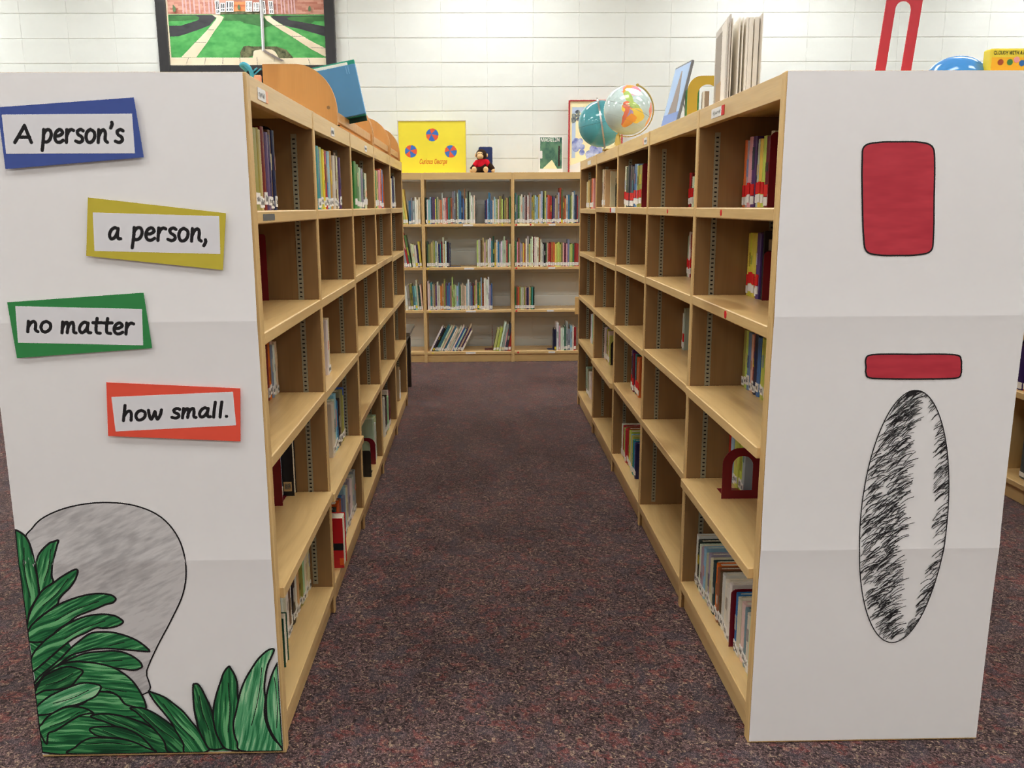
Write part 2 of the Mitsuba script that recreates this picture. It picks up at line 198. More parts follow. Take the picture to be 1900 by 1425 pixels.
mat('strip_metal', [0.30, 0.28, 0.20], 0.45, 0.5, 0.3)
mat('slot_dark', [0.012, 0.011, 0.009], 0.8, 0.1)

def wall_fn(p, n, uv):
    t = fbm(p.x * 2.0, p.z * 2.0, 3.0, 2)
    g = noise(p.x * 160, p.y * 160, p.z * 160)
    return mix((0.69, 0.715, 0.675), (0.725, 0.75, 0.715), dr.clip(t * 0.8 + g * 0.2, 0, 1))
mat('wall_paint', proc(wall_fn), 0.55, 0.3)
mat('mortar_paint', [0.66, 0.68, 0.62], 0.8, 0.1)
mat('room_paint', [0.78, 0.77, 0.72], 0.7, 0.2)
mat('ceiling_tile', [0.82, 0.82, 0.80], 0.9, 0.1)
mat('lamp_frame', [0.8, 0.8, 0.8], 0.4, 0.4)

def carpet_fn(p, n, uv):
    x, y = p.x, p.y
    wx = x + 0.008 * noise(x * 70, y * 70, 1.0)
    wy = y + 0.008 * noise(x * 70, y * 70, 9.0)
    d1, d2, r = voronoi(wx * 210, wy * 210)
    _, _, r2 = voronoi(wx * 120 + 7, wy * 120 + 3)
    big = fbm(x * 7, y * 7, 4.0, 3)
    c = mix((0.022, 0.016, 0.019), (0.125, 0.083, 0.092), r)
    c = mix(c, (0.25, 0.185, 0.145), smoothstep(0.62, 0.95, r2) * smoothstep(0.3, 0.9, r) * 0.75)
    c = mix(c, (0.20, 0.045, 0.045), smoothstep(0.60, 0.76, noise(x * 38, y * 38, 20.0)) * smoothstep(0.25, 0.6, r2) * 0.33)
    c = mix(c, (0.05, 0.048, 0.068), smoothstep(0.58, 0.78, noise(x * 30 + 50, y * 30, 33.0)) * 0.38)
    c = c * mi.Color3f(1.42, 1.36, 1.2) * (0.75 + 0.55 * big) * (0.5 + 0.75 * smoothstep(0.0, 0.6, d2 - d1))
    return dr.minimum(c, 0.9)
mat('carpet', proc(carpet_fn), 0.95, 0.05, sheen=0.3)

def paper_fn(p, n, uv):
    t = fbm(p.x * 1.6 + 2, p.z * 1.6, p.y * 3, 2)
    return mix((0.80, 0.775, 0.77), (0.83, 0.82, 0.805), t)
mat('poster_paper', proc(paper_fn), 0.45, 0.35)
mat('card_white', [0.72, 0.71, 0.73], 0.5, 0.3)
mat('ink', [0.012, 0.011, 0.012], 0.6, 0.2)
mat('card_blue', srgb(66, 84, 150), 0.6, 0.2)
mat('card_yellow', srgb(192, 176, 62), 0.6, 0.2)
mat('card_green', srgb(52, 132, 72), 0.6, 0.2)
mat('card_red', srgb(226, 84, 64), 0.6, 0.2)

def leaf_fn(light, mid, dark, seed):
    def f(p, n, uv):
        u, v = uv.x, uv.y
        s = fbm(u * 16 + seed, v * 250 + 1.2 * noise(u * 20, v * 9, seed), seed, 3)
        b = fbm(u * 11 + seed, v * 12, seed + 4, 2)
        t = dr.clip(2.3 * (s - 0.45) + 1.0 * (b - 0.45) + 0.45, 0, 1)
        c = mix(dark, mid, smoothstep(0.0, 0.55, t))
        return mix(c, light, smoothstep(0.6, 1.0, t))
    return f
mat('leaf_mid', proc(leaf_fn((0.16, 0.47, 0.20), (0.028, 0.20, 0.065), (0.008, 0.085, 0.03), 1.0)), 0.5, 0.3)
mat('leaf_dark', proc(leaf_fn((0.07, 0.28, 0.10), (0.014, 0.12, 0.04), (0.006, 0.05, 0.02), 5.0)), 0.5, 0.3)
mat('leaf_light', proc(leaf_fn((0.34, 0.62, 0.36), (0.10, 0.38, 0.17), (0.025, 0.19, 0.07), 9.0)), 0.5, 0.3)

def grey_fn(p, n, uv):
    s = fbm(p.x * 30 + p.z * 15, p.z * 140 - p.x * 70, 2.0, 3)
    t = fbm(p.x * 6, p.z * 6, 7.0, 2)
    return mix((0.40, 0.385, 0.385), (0.60, 0.58, 0.575), dr.clip(1.6 * (s - 0.42) + (t - 0.4) + 0.4, 0, 1))
mat('grey_marker', proc(grey_fn), 0.5, 0.3)
def red_fn(p, n, uv):
    s = fbm(p.x * 20, p.z * 90, 2.0, 3)
    return mix((0.42, 0.022, 0.04), (0.56, 0.045, 0.065), s)
mat('red_marker', proc(red_fn), 0.45, 0.35)

mat('book_cover', {'type': 'mesh_attribute', 'name': 'vertex_color'}, 0.32, 0.5)
mat('print_colour', {'type': 'mesh_attribute', 'name': 'vertex_color'}, 0.45, 0.4)
mat('book_pages', [0.70, 0.64, 0.50], 0.9, 0.1)
mat('label_white', [0.78, 0.77, 0.74], 0.5, 0.4)
mat('leaf_paper', [0.80, 0.77, 0.70], 0.8, 0.2)
mat('label_tan', srgb(214, 206, 176), 0.5, 0.4)
mat('label_red', srgb(205, 30, 35), 0.5, 0.4)
mat('label_yellow', srgb(225, 205, 60), 0.5, 0.4)
mat('label_orange', srgb(235, 170, 130), 0.5, 0.4)
mat('bookend_red', [0.16, 0.006, 0.014], 0.3, 0.5)
mat('bookend_bright_red', srgb(188, 52, 62), 0.3, 0.5)
mat('bookend_black', [0.010, 0.009, 0.010], 0.3, 0.5)
mat('bookend_navy', [0.010, 0.022, 0.11], 0.3, 0.5)
mat('bookend_grey', [0.10, 0.11, 0.115], 0.3, 0.5)
mat('bookend_yellow', srgb(190, 160, 50), 0.35, 0.5)
mat('frame_black', [0.014, 0.014, 0.016], 0.35, 0.5)
mat('frame_red', srgb(170, 50, 56), 0.4, 0.4)
mat('frame_silver', [0.62, 0.58, 0.48], 0.3, 0.5, 0.4)
mat('plush_brown', [0.030, 0.016, 0.010], 0.95, 0.1, sheen=0.5)
mat('plush_tan', srgb(214, 180, 132), 0.95, 0.1, sheen=0.4)
mat('plush_red', srgb(200, 26, 44), 0.85, 0.1, sheen=0.3)
mat('dome_blue', srgb(70, 140, 205), 0.12, 0.6)
mat('teal_plastic', srgb(70, 172, 196), 0.3, 0.5)
mat('bag_black', [0.018, 0.017, 0.020], 0.7, 0.3)
mat('peach_plastic', srgb(244, 178, 140), 0.5, 0.4)
mat('gold_metal', srgb(190, 160, 80), 0.3, 0.5, 0.5)
mat('steel', [0.42, 0.42, 0.40], 0.3, 0.5, 0.6)
mat('wire', [0.25, 0.25, 0.25], 0.4, 0.5, 0.5)

# flat print colours on the pictures
def art_fn(a, b, sx, sz):
    def f(p, n, uv): return mix(a, b, dr.clip(1.6 * fbm(p.x * sx, p.z * sz, 1.0, 3) - 0.3, 0, 1))
    return f
mat('art_lawn', proc(art_fn((0.045, 0.29, 0.065), (0.11, 0.42, 0.115), 18, 30)), 0.5, 0.3)
mat('art_darklawn', proc(art_fn((0.03, 0.13, 0.035), (0.06, 0.20, 0.055), 18, 30)), 0.5, 0.3)
mat('art_asphalt', proc(art_fn((0.028, 0.028, 0.034), (0.05, 0.05, 0.057), 14, 30)), 0.5, 0.3)
mat('art_concrete', proc(art_fn((0.70, 0.60, 0.43), (0.80, 0.72, 0.54), 8, 8)), 0.5, 0.3)
mat('art_bush', proc(art_fn((0.035, 0.05, 0.02), (0.20, 0.20, 0.10), 45, 45)), 0.5, 0.3)
def brick_fn(p, n, uv):
    row = dr.floor(p.z * 70)
    t = cell_rand(row, dr.floor(p.x * 16 + 0.5 * row), 3)
    return mix((0.42, 0.15, 0.10), (0.62, 0.34, 0.26), t)
mat('art_brick', proc(brick_fn), 0.5, 0.3)
def brick2_fn(p, n, uv):
    return mix((0.55, 0.14, 0.05), (0.74, 0.27, 0.10), smoothstep(0.4, 0.6, noise(3.0, 1.0, p.z * 55)))
mat('art_redbrick', proc(brick2_fn), 0.5, 0.3)
mat('art_pink', [0.62, 0.38, 0.37], 0.5, 0.3)
mat('art_window', [0.05, 0.055, 0.065], 0.5, 0.3)
mat('art_white', [0.82, 0.82, 0.80], 0.5, 0.3)
mat('art_grey', [0.36, 0.36, 0.36], 0.5, 0.3)
mat('art_shadow', [0.20, 0.17, 0.15], 0.5, 0.3)
mat('art_shrub', [0.10, 0.16, 0.07], 0.5, 0.3)
mat('print_yellow', srgb(244, 228, 64), 0.2, 0.5)
mat('print_red', srgb(226, 92, 58), 0.4, 0.4)
mat('print_blue', srgb(58, 112, 190), 0.4, 0.4)
mat('print_rust', srgb(200, 84, 28), 0.4, 0.4)
def cover_green_fn(p, n, uv):
    t = fbm(p.x * 30, p.z * 22, 5.0, 3)
    return mix((0.03, 0.11, 0.085), (0.13, 0.27, 0.16), dr.clip(1.8 * t - 0.4, 0, 1))
mat('print_green', proc(cover_green_fn), 0.25, 0.5)
mat('print_cream', srgb(246, 236, 190), 0.4, 0.4)
mat('print_pale_blue', srgb(186, 205, 226), 0.4, 0.4)
mat('print_slate', proc(art_fn(tuple(srgb(60, 70, 90)), tuple(srgb(150, 160, 150)), 60, 60)), 0.4, 0.4)
mat('print_lilac', proc(art_fn(tuple(srgb(90, 105, 180)), tuple(srgb(200, 210, 235)), 30, 30)), 0.4, 0.4)
mat('print_trunk', srgb(50, 30, 28), 0.4, 0.4)

# ---------------------------------------------------------------- structure: floor, ceiling, walls
RX0, RX1, RY0 = -5.2, 6.2, -4.2
obj('floor', bx(RX0, RX1, RY0, YWALL + 0.2, -0.05, 0.0), 'carpet', kind='structure', label='dark mottled purple and brown carpet floor')
obj('ceiling', bx(RX0, RX1, RY0, YWALL + 0.2, CEIL, CEIL + 0.05), 'ceiling_tile', kind='structure', label='white ceiling above the room')
obj('wall_left', bx(RX0 - 0.1, RX0, RY0, YWALL + 0.2, 0, CEIL), 'room_paint', kind='structure', label='plain wall on the left of the room')
obj('wall_right', bx(RX1, RX1 + 0.1, RY0, YWALL + 0.2, 0, CEIL), 'room_paint', kind='structure', label='plain wall on the right of the room')
obj('wall_front', bx(RX0, RX1, RY0 - 0.1, RY0, 0, CEIL), 'room_paint', kind='structure', label='plain wall behind the viewer')
# back wall: painted concrete block in stack bond, every block a piece of its own
PX, PZ, X00, Z00 = 0.3688, 0.1872, 0.824 - 0.0, 2.015
wall = obj('wall_back', bx(RX0, RX1, YWALL + 0.0045, YWALL + 0.2, 0, CEIL), 'mortar_paint', kind='structure', label='wall of white painted concrete blocks laid in straight columns')
bw, bh = PX - 0.0004, PZ - 0.0052
block = ply(cbox(-bw / 2, bw / 2, 0, 0.012, -bh / 2, bh / 2, 0.0012), 'wall_paint')
nb = 0
for i in range(-14, 14):
    xc = X00 + (i + 0.5) * PX
    for j in range(-11, 7):
        zc = Z00 + (j + 0.5) * PZ
        if zc - bh / 2 < 0 or zc + bh / 2 > CEIL - 0.004: continue
        seen = (-3.95 < xc < 4.6 and zc > 1.5) or (-1.2 < xc < 1.2)
        if not seen: continue
        r = random.Random(i * 100 + j)
        scene[f'wall_back__block' + (f'_{nb:03d}' if nb else '')] = {**block, 'to_world': T().translate([xc, YWALL + r.uniform(-0.0006, 0.0006), zc])}
        nb += 1
for s, x in ((0, RX0), (1, RX1)):
    pass
# beyond the blocks that the view can show, the same wall as one flat painted face
obj('wall_back__plain_face', cat(bx(RX0, X00 - 13 * PX + PX - PX, YWALL, YWALL + 0.006, 0, CEIL), bx(X00 + 11 * PX, RX1, YWALL, YWALL + 0.006, 0, CEIL)), 'wall_paint')

# ceiling lamps
frame_m = cat(*[bx(*b) for b in ((-0.61, 0.61, -0.31, -0.29, -0.02, 0.0), (-0.61, 0.61, 0.29, 0.31, -0.02, 0.0), (-0.61, -0.59, -0.31, 0.31, -0.02, 0.0), (0.59, 0.61, -0.31, 0.31, -0.02, 0.0))])
frame_p = ply(frame_m, 'lamp_frame')
diff = trimesh.Trimesh([[-0.59, -0.29, 0], [0.59, -0.29, 0], [0.59, 0.29, 0], [-0.59, 0.29, 0]], [[0, 2, 1], [0, 3, 2]], process=False)
diff_p = ply(diff, 'lamp_frame')
for y in LAMP_Y:
    for x in LAMP_X:
        k = thing('ceiling_light', 'flat white ceiling light panel above the library', 'ceiling light', 'ceiling light panels')
        scene[k + '__frame'] = {**frame_p, 'to_world': T().translate([x, y, CEIL - 0.001])}
        scene[k + '__diffuser'] = {**diff_p, 'to_world': T().translate([x, y, CEIL - 0.012]), 'emitter': {'type': 'area', 'radiance': {'type': 'rgb', 'value': [LAMP * 0.99, LAMP, LAMP * 0.985]}}}

# ---------------------------------------------------------------- bookcases
UP = 0.0115      # one upright
TH = 0.028       # shelf edge
ORD = ('first', 'second', 'third', 'fourth', 'fifth')
slot_cache = {}
def strip_with_slots(parent, x, y, facing, z0=0.10, z1=1.46):
    """A slotted metal shelf standard let into an upright; facing -1 looks back along -y, +1 along +y."""
    k = obj('shelf_standard', bx(x - 0.008, x + 0.008, y, y + facing * 0.0012, z0, z1), 'strip_metal', parent)
    zs = np.arange(z0 + 0.01, z1 - 0.01, 0.0127)
    obj('slots', cat(*[bx(x - 0.0035, x + 0.0035, y + facing * 0.0012, y + facing * 0.0016, z, z + 0.0042) for z in zs]), 'slot_dark', k, kind='stuff')

def case_unit(sgn, xf, y0, y1, zs, label, protrude, last=False, group='bays'):
    """A double-faced bay of an aisle row. sgn +1: its visible face looks towards +x."""
    t = thing('bookcase', label, 'bookcase')
    xo = XLO if sgn > 0 else XRO
    xc = 0.5 * (xf + xo)
    for y in (y0, y1 - UP):
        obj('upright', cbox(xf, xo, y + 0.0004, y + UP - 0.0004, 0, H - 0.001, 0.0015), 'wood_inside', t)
    a, b = y0 + UP, y1 - UP
    for y in (y0, y1 - UP):   # front edge of each upright, in maple without the painted shade
        obj('upright_edge', cbox(xf + sgn * 0.0012, xf - sgn * 0.004, y + 0.0002, y + UP - 0.0002, 0, H - 0.0008, 0.001), 'wood_vertical', t)
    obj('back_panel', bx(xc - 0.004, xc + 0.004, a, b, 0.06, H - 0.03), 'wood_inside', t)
    obj('top_board', cbox(xf - sgn * 0.0205, xo + sgn * 0.0205, a, b, H - 0.022, H - 0.002, 0.0015), 'wood_aisle', t)
    for s, x in ((sgn, xf), (-sgn, xo)):
        hd = obj('header', cbox(x, x - s * 0.02, a + 0.001, b - 0.001, 1.472, H - 0.0015, 0.001), 'wood_aisle', t)
        obj('base_shelf', cbox(x + s * 0.001, xc + s * 0.005, a, b, 0.062, 0.09, 0.002), 'wood_aisle', t)
        obj('kick_board', cbox(x - s * 0.012, x - s * 0.03, a, b, 0.0, 0.061, 0.001), 'wood_aisle', t)
        for z in (zs if x == xf else ROWZ[:4]):
            p = protrude.get(z, 0.001) if x == xf else 0.001
            obj('shelf', cbox(x + s * p, xc + s * 0.005, a + 0.001, b - 0.001, z - TH, z, 0.0025), 'wood_aisle', t)
    for dx in (0.055, 0.225):
        strip_with_slots(t, xf - sgn * dx, y1 - UP, -1)
        strip_with_slots(t, xf - sgn * dx, y0 + UP, +1)
    return t

def end_panel(t, xf, xo, y):
    s = 1 if xf > xo else -1
    obj('end_panel', cbox(xf + s * 0.002, xo - s * 0.002, y - 0.0195, y - 0.0003, 0, H, 0.002), 'wood_vertical', t)

left_units, right_units = [], []
LZ = ((1.25, 0.992, 0.715, 0.403), (1.25, 0.991, 0.711, 0.386), (1.25, 1.0, 0.717, 0.44), (1.25, 1.0, 0.717, 0.43), (1.25, 0.99, 0.715, 0.43))
RZ = ((1.25, 0.996, 0.722, 0.431), (1.25, 0.993, 0.718, 0.439), (1.25, 0.991, 0.709, 0.439), (1.25, 0.986, 0.712, 0.431), (1.24, 0.979, 0.707, 0.429))
for k in range(5):
    y0, y1 = YL + 0.02 + k * WL - (0.02 if k else 0), YL + (k + 1) * WL
    near = ' nearest the viewer' if k == 0 else ' at the far end' if k == 4 else ''
    pr = {LZ[k][3]: 0.012} if k < 2 else {}
    left_units.append(case_unit(+1, XL, y0, y1, LZ[k], f'{ORD[k]} maple bookcase bay of the left aisle row{near}', pr))
    y0, y1 = YR + 0.02 + k * WR - (0.02 if k else 0), YR + (k + 1) * WR
    pr = {RZ[k][2]: 0.010, RZ[k][3]: 0.014} if k in (0, 3) else {}
    right_units.append(case_unit(-1, XR, y0, y1, RZ[k], f'{ORD[k]} maple bookcase bay of the right aisle row{near}', pr))
end_panel(left_units[0], XL, XLO, YL + 0.0195)
end_panel(right_units[0], XR, XRO, YR + 0.0195)
# far ends of the rows
obj('end_panel', cbox(XL, XLO, YL + 5 * WL, YL + 5 * WL + 0.018, 0, H, 0.002), 'wood_vertical', left_units[4])
obj('end_panel', cbox(XR, XRO, YR + 5 * WR, YR + 5 * WR + 0.018, 0, H, 0.002), 'wood_vertical', right_units[4])

def shelf_card(parent, sgn, xf, y, w, z0, z1, tab=None, scribble=True):
    x = xf + sgn * 0.0005
    k = obj('label_card', bx(x, x + sgn * 0.0008, y, y + w, z0, z1), 'label_white', parent)
    if tab:
        obj('colour_tab', bx(x, x + sgn * 0.0012, y + w, y + w * 1.3, z0, z1), tab, k)
    if scribble:
        r = random.Random(int(y * 1000))
        zz, ms = 0.5 * (z0 + z1), []
        for i in range(9):
            yy = y + w * (0.12 + 0.085 * i); hh = r.uniform(0.15, 0.3) * (z1 - z0)
            ms.append(bx(x + sgn * 0.0008, x + sgn * 0.0012, yy, yy + w * 0.022, zz - hh, zz + hh * r.uniform(0.3, 1)))
        obj('writing', cat(*ms), 'ink', k)
shelf_card(left_units[0], 1, XL, 1.962, 0.070, 1.482, 1.507, 'label_orange')
shelf_card(left_units[1], 1, XL, 2.915, 0.06, 1.480, 1.506)
shelf_card(left_units[2], 1, XL, 3.76, 0.07, 1.482, 1.506)
shelf_card(right_units[0], -1, XR, 2.36, 0.10, 1.484, 1.508, None)
obj('colour_tab', bx(XR - 0.0005, XR - 0.0016, 2.335, 2.36, 1.484, 1.508), 'label_red', right_units[0])
shelf_card(right_units[2], -1, XR, 3.385, 0.06, 1.482, 1.506, 'label_orange')
shelf_card(right_units[4], -1, XR, 5.05, 0.14, 1.484, 1.506, None, False)
def dot(parent, sgn, xf, y, z, r, m):
    c = trimesh.creation.cylinder(r, 0.001, sections=16); c.apply_transform(trimesh.transformations.rotation_matrix(math.pi / 2, [0, 1, 0])); c.apply_translation([xf + sgn * 0.0016, y, z])
    obj('dot_sticker', c, m, parent)
dot(right_units[0], -1, XR, 2.32, 1.237, 0.008, 'label_red')
dot(right_units[0], -1, XR, 2.235, 0.982, 0.010, 'label_red')
dot(right_units[1], -1, XR, 2.98, 1.237, 0.007, 'label_red')
obj('worn_sticker', bx(XL + 0.0011, XL + 0.0016, 1.945, 2.055, 1.2285, 1.243), 'bookend_grey', left_units[0])
shelf_card(right_units[3], -1, XR - 0.001, 4.12, 0.12, 1.225, 1.247, 'label_red', False)

# the case along the back wall
BX = [-1.866, -1.1515, -0.437, 0.278, 0.9925, 1.707]
BZ = (1.12, 0.776, 0.43, 0.088)
back_units = []
BNAME = ('leftmost bay, hidden behind the left row', 'left bay', 'middle bay', 'right bay', 'far right bay')
for k in range(5):
    x0, x1 = BX[k], BX[k + 1]
    t = thing('bookcase', f'maple bookcase along the back wall, {BNAME[k]}', 'bookcase'); back_units.append(t)
    for x in (x0, x1 - 0.0125):
        obj('upright', cbox(x + 0.0003, x + 0.0122, YB, YB + 0.30, 0, 1.5165, 0.001), 'wood_vertical', t)
    a, b = x0 + 0.0125, x1 - 0.0125
    obj('top_board', cbox(a, b, YB + 0.0185, YB + 0.30, 1.498, 1.518, 0.0015), 'wood_cross', t)
    obj('header', cbox(a, b, YB - 0.001, YB + 0.018, 1.465, 1.518, 0.001), 'wood_cross', t)
    for z in BZ[:3]:
        obj('shelf', cbox(a, b, YB + 0.002, YB + 0.296, z - 0.021, z, 0.0015), 'wood_cross', t)
    obj('base_shelf', cbox(a, b, YB + 0.001, YB + 0.296, BZ[3] - 0.022, BZ[3], 0.0015), 'wood_cross', t)
    obj('kick_board', cbox(a, b, YB + 0.018, YB + 0.036, 0, BZ[3] - 0.023, 0.001), 'wood_cross', t)
def back_card(u, x, w, z, m='label_white'):
    obj('label_card', bx(x, x + w, YB + 0.0005, YB + 0.002, z - 0.018, z - 0.004), m, back_units[u])
for x, z in ((-0.12, 1.12), (-0.115, 0.776), (-0.105, 0.43), (-0.11, 0.088)): back_card(2, x, 0.08, z)
for x, z in ((0.565, 1.12), (0.565, 0.776), (0.555, 0.43), (0.57, 0.088)): back_card(3, x, 0.055, z)
back_card(3, 0.297, 0.15, 1.12, 'print_cream')
for u, x, z, m in ((3, 0.306, 1.12, 'label_red'), (3, 0.42, 1.12, 'label_red'), (3, 0.307, 0.776, 'label_red'), (3, 0.307, 0.43, 'label_red'), (3, 0.32, 0.088, 'label_red'), (2, 0.195, 1.12, 'label_yellow'), (2, -0.405, 0.776, 'label_yellow'), (2, -0.395, 0.43, 'label_yellow'), (2, -0.38, 0.088, 'label_yellow')):
    c = trimesh.creation.cylinder(0.0075, 0.001, sections=14); c.apply_transform(trimesh.transformations.rotation_matrix(math.pi / 2, [1, 0, 0])); c.apply_translation([x, YB + 0.0, z - 0.010])
    obj('dot_sticker', c, m, back_units[u])

# a single-faced row further right, its shelves looking towards the right-hand row
far_units = []
for k in range(2):
    y0, y1 = 3.05 + k * 0.72, 3.05 + (k + 1) * 0.72
    t = thing('bookcase', f'maple bookcase of the next row beyond the right white panel, {"nearer" if k == 0 else "farther"} bay', 'bookcase'); far_units.append(t)
    for y in (y0, y1 - 0.012):
        obj('upright', cbox(2.29, 2.57, y + 0.0003, y + 0.0117, 0, H, 0.0015), 'wood_vertical', t)
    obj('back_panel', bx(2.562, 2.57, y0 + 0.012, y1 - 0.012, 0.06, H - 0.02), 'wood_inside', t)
    obj('top_board', cbox(2.29, 2.57, y0 + 0.012, y1 - 0.012, H - 0.02, H, 0.0015), 'wood_aisle', t)
    obj('header', cbox(2.29, 2.31, y0 + 0.012, y1 - 0.012, 1.476, H - 0.0205, 0.001), 'wood_aisle', t)
    for z in (1.25, 0.99, 0.72, 0.472):
        obj('shelf', cbox(2.289, 2.56, y0 + 0.012, y1 - 0.012, z - TH, z, 0.002), 'wood_aisle', t)
    obj('base_shelf', cbox(2.289, 2.56, y0 + 0.012, y1 - 0.012, 0.067, 0.09, 0.002), 'wood_aisle', t)
    obj('kick_board', cbox(2.305, 2.32, y0 + 0.012, y1 - 0.012, 0, 0.066, 0.001), 'wood_aisle', t)

# ---------------------------------------------------------------- books
PAL = {'red': (190, 32, 36), 'maroon': (108, 24, 34), 'orange': (222, 96, 34), 'rust': (160, 74, 42), 'yellow': (226, 206, 62), 'gold': (190, 150, 52), 'olive': (150, 146, 56),
       'lime': (188, 204, 84), 'green': (62, 124, 66), 'dark green': (24, 74, 56), 'pale green': (176, 202, 168), 'teal': (46, 126, 142), 'light blue': (140, 186, 206), 'blue': (48, 104, 170),
       'navy': (34, 40, 84), 'purple': (88, 58, 112), 'pink': (222, 150, 150), 'white': (226, 224, 214), 'cream': (216, 208, 172), 'tan': (196, 164, 112), 'brown': (96, 64, 44),
       'taupe': (150, 132, 112), 'grey': (158, 164, 162), 'blue grey': (112, 134, 150), 'dark grey': (62, 66, 72), 'black': (26, 25, 28)}
NTH = ['', 'first', 'second', 'third', 'fourth', 'fifth', 'sixth', 'seventh', 'eighth', 'ninth', 'tenth', 'eleventh', 'twelfth', 'thirteenth', 'fourteenth', 'fifteenth', 'sixteenth', 'seventeenth', 'eighteenth', 'nineteenth', 'twentieth']
def nth(i):
    if i <= 20: return NTH[i]
    return ('twenty-', 'thirty-', 'forty-')[i // 10 - 2] + NTH[i % 10] if i % 10 else ('twentieth', 'thirtieth', 'fortieth')[i // 10 - 2]

def book_parts(t, d, h, rnd):
    """Cover (boards and rounded spine) and page block of a book standing at the origin: u thickness, v depth from the spine, w height."""
    bd = min(0.0028, t * 0.16)
    bulge = min(0.004, t * 0.18)
    spine = [(t * (0.5 - 0.5 * math.cos(a)), -bulge * math.sin(a)) for a in np.linspace(0, math.pi, 7)]
    outer = spine + [(t, d), (t - bd, d)]
    inner = [(t - bd, 0.006), (bd, 0.006)]
    prof = Polygon(outer + inner + [(bd, d), (0, d)])
    cover = trimesh.creation.extrude_polygon(prof, h, engine='earcut')
    pages = bx(bd, t - bd, 0.006, d - 0.004, 0.003, h - 0.0035)
    return cover, pages, bulge

def frame_of(side, X, u0, z, direction):
    """Matrix from (u, v, w) to the room."""
    m = np.eye(4)
    if side == 'L': m[:3, 0], m[:3, 1] = [0, direction, 0], [-1, 0, 0]; m[:3, 3] = [X, u0, z]
    elif side == 'R': m[:3, 0], m[:3, 1] = [0, direction, 0], [1, 0, 0]; m[:3, 3] = [X, u0, z]
    else: m[:3, 0], m[:3, 1] = [direction, 0, 0], [0, 1, 0]; m[:3, 3] = [u0, X, z]
    return m

def put(m, lean, t, M):
    v = np.array(m.vertices)
    if lean:
        s, c = math.sin(lean), math.cos(lean)
        u, w = v[:, 0].copy(), v[:, 2].copy()
        v[:, 0] = u * c + w * s
        v[:, 2] = w * c - u * s + (t * s if s > 0 else 0.0)
    v = v @ M[:3, :3].T + M[:3, 3]
    f = np.array(m.faces)
    if np.linalg.det(M[:3, :3]) < 0: f = f[:, ::-1]
    return trimesh.Trimesh(v, f, process=False)

def colourful(m, rgb): return np.tile(rgb, (len(m.vertices), 1))

def add_book(M, t, d, h, col, rnd, label, group, lean=0.0, sticker='label_white', high=False, fade=0.12, small=False):
    base = np.array(PAL[col], float); g = base.mean()
    base = base + (g - base) * fade
    rgb = np.array(srgb(*[min(255, max(0, c + rnd.uniform(-14, 14))) for c in base]))
    cover, pages, bulge = book_parts(t, d, h, rnd)
    if small:
        for m_, c_ in ((put(cover, lean, t, M), rgb), (put(pages, lean, t, M), (0.70, 0.64, 0.50)), (put(bx(t * 0.06, t * 0.94, -bulge - 0.0006, 0.0, 0.008, 0.034), lean, t, M), (0.78, 0.77, 0.74))):
            MASS.append((m_, colourful(m_, np.array(c_))))
        return
    k = thing('book', label, 'book', group)
    c = put(cover, lean, t, M)
    obj('cover', c, 'book_cover', k, color=colourful(c, rgb))
    obj('pages', put(pages, lean, t, M), 'book_pages', k)
    if sticker:
        z0 = rnd.uniform(0.003, 0.016); hh = min(rnd.uniform(0.018, 0.030), 0.17 * h)
        if sticker == 'label_white' and fade > 0.2: sticker = rnd.choice(['label_white'] * 8 + ['label_yellow', 'label_tan'])
        if sticker == 'red':
            obj('call_label', put(bx(t * 0.06, t * 0.94, -bulge - 0.0006, 0.0, z0, z0 + 0.022), lean, t, M), 'label_white', k)
            obj('call_label', put(bx(t * 0.06, t * 0.94, -bulge - 0.0006, 0.0, z0 + 0.024, z0 + 0.055), lean, t, M), 'label_red', k)
        else:
            obj('call_label', put(bx(t * 0.06, t * 0.94, -bulge - 0.0006, 0.0, z0, z0 + hh), lean, t, M), sticker, k)
            if t > 0.012 and high:
                obj('writing', put(cat(*[bx(t * (0.25 + 0.22 * i), t * (0.25 + 0.22 * i + 0.1), -bulge - 0.001, 0.0, z0 + hh * 0.25, z0 + hh * rnd.uniform(0.55, 0.8)) for i in range(3)]), lean, t, M), 'ink', k + '__call_label')
    if rnd.random() < 0.55:
        lum = rgb.mean()
        c2 = rnd.choice(['white', 'cream', 'yellow', 'black', 'navy', 'maroon', 'teal', 'dark green'] if lum < 0.3 else ['navy', 'maroon', 'green', 'black', 'blue', 'orange', 'brown', 'tan'])
        a = rnd.uniform(0.32, 0.55); b = a + rnd.uniform(0.10, 0.34)
        mrow = bx(t * 0.22, t * 0.78, -bulge - 0.0005, 0.0, h * a, h * min(b, 0.93))
        mm = put(mrow, lean, t, M)
        obj('spine_title', mm, 'book_cover', k, color=colourful(mm, 0.45 * rgb + 0.55 * np.array(srgb(*PAL[c2]))))
    return k

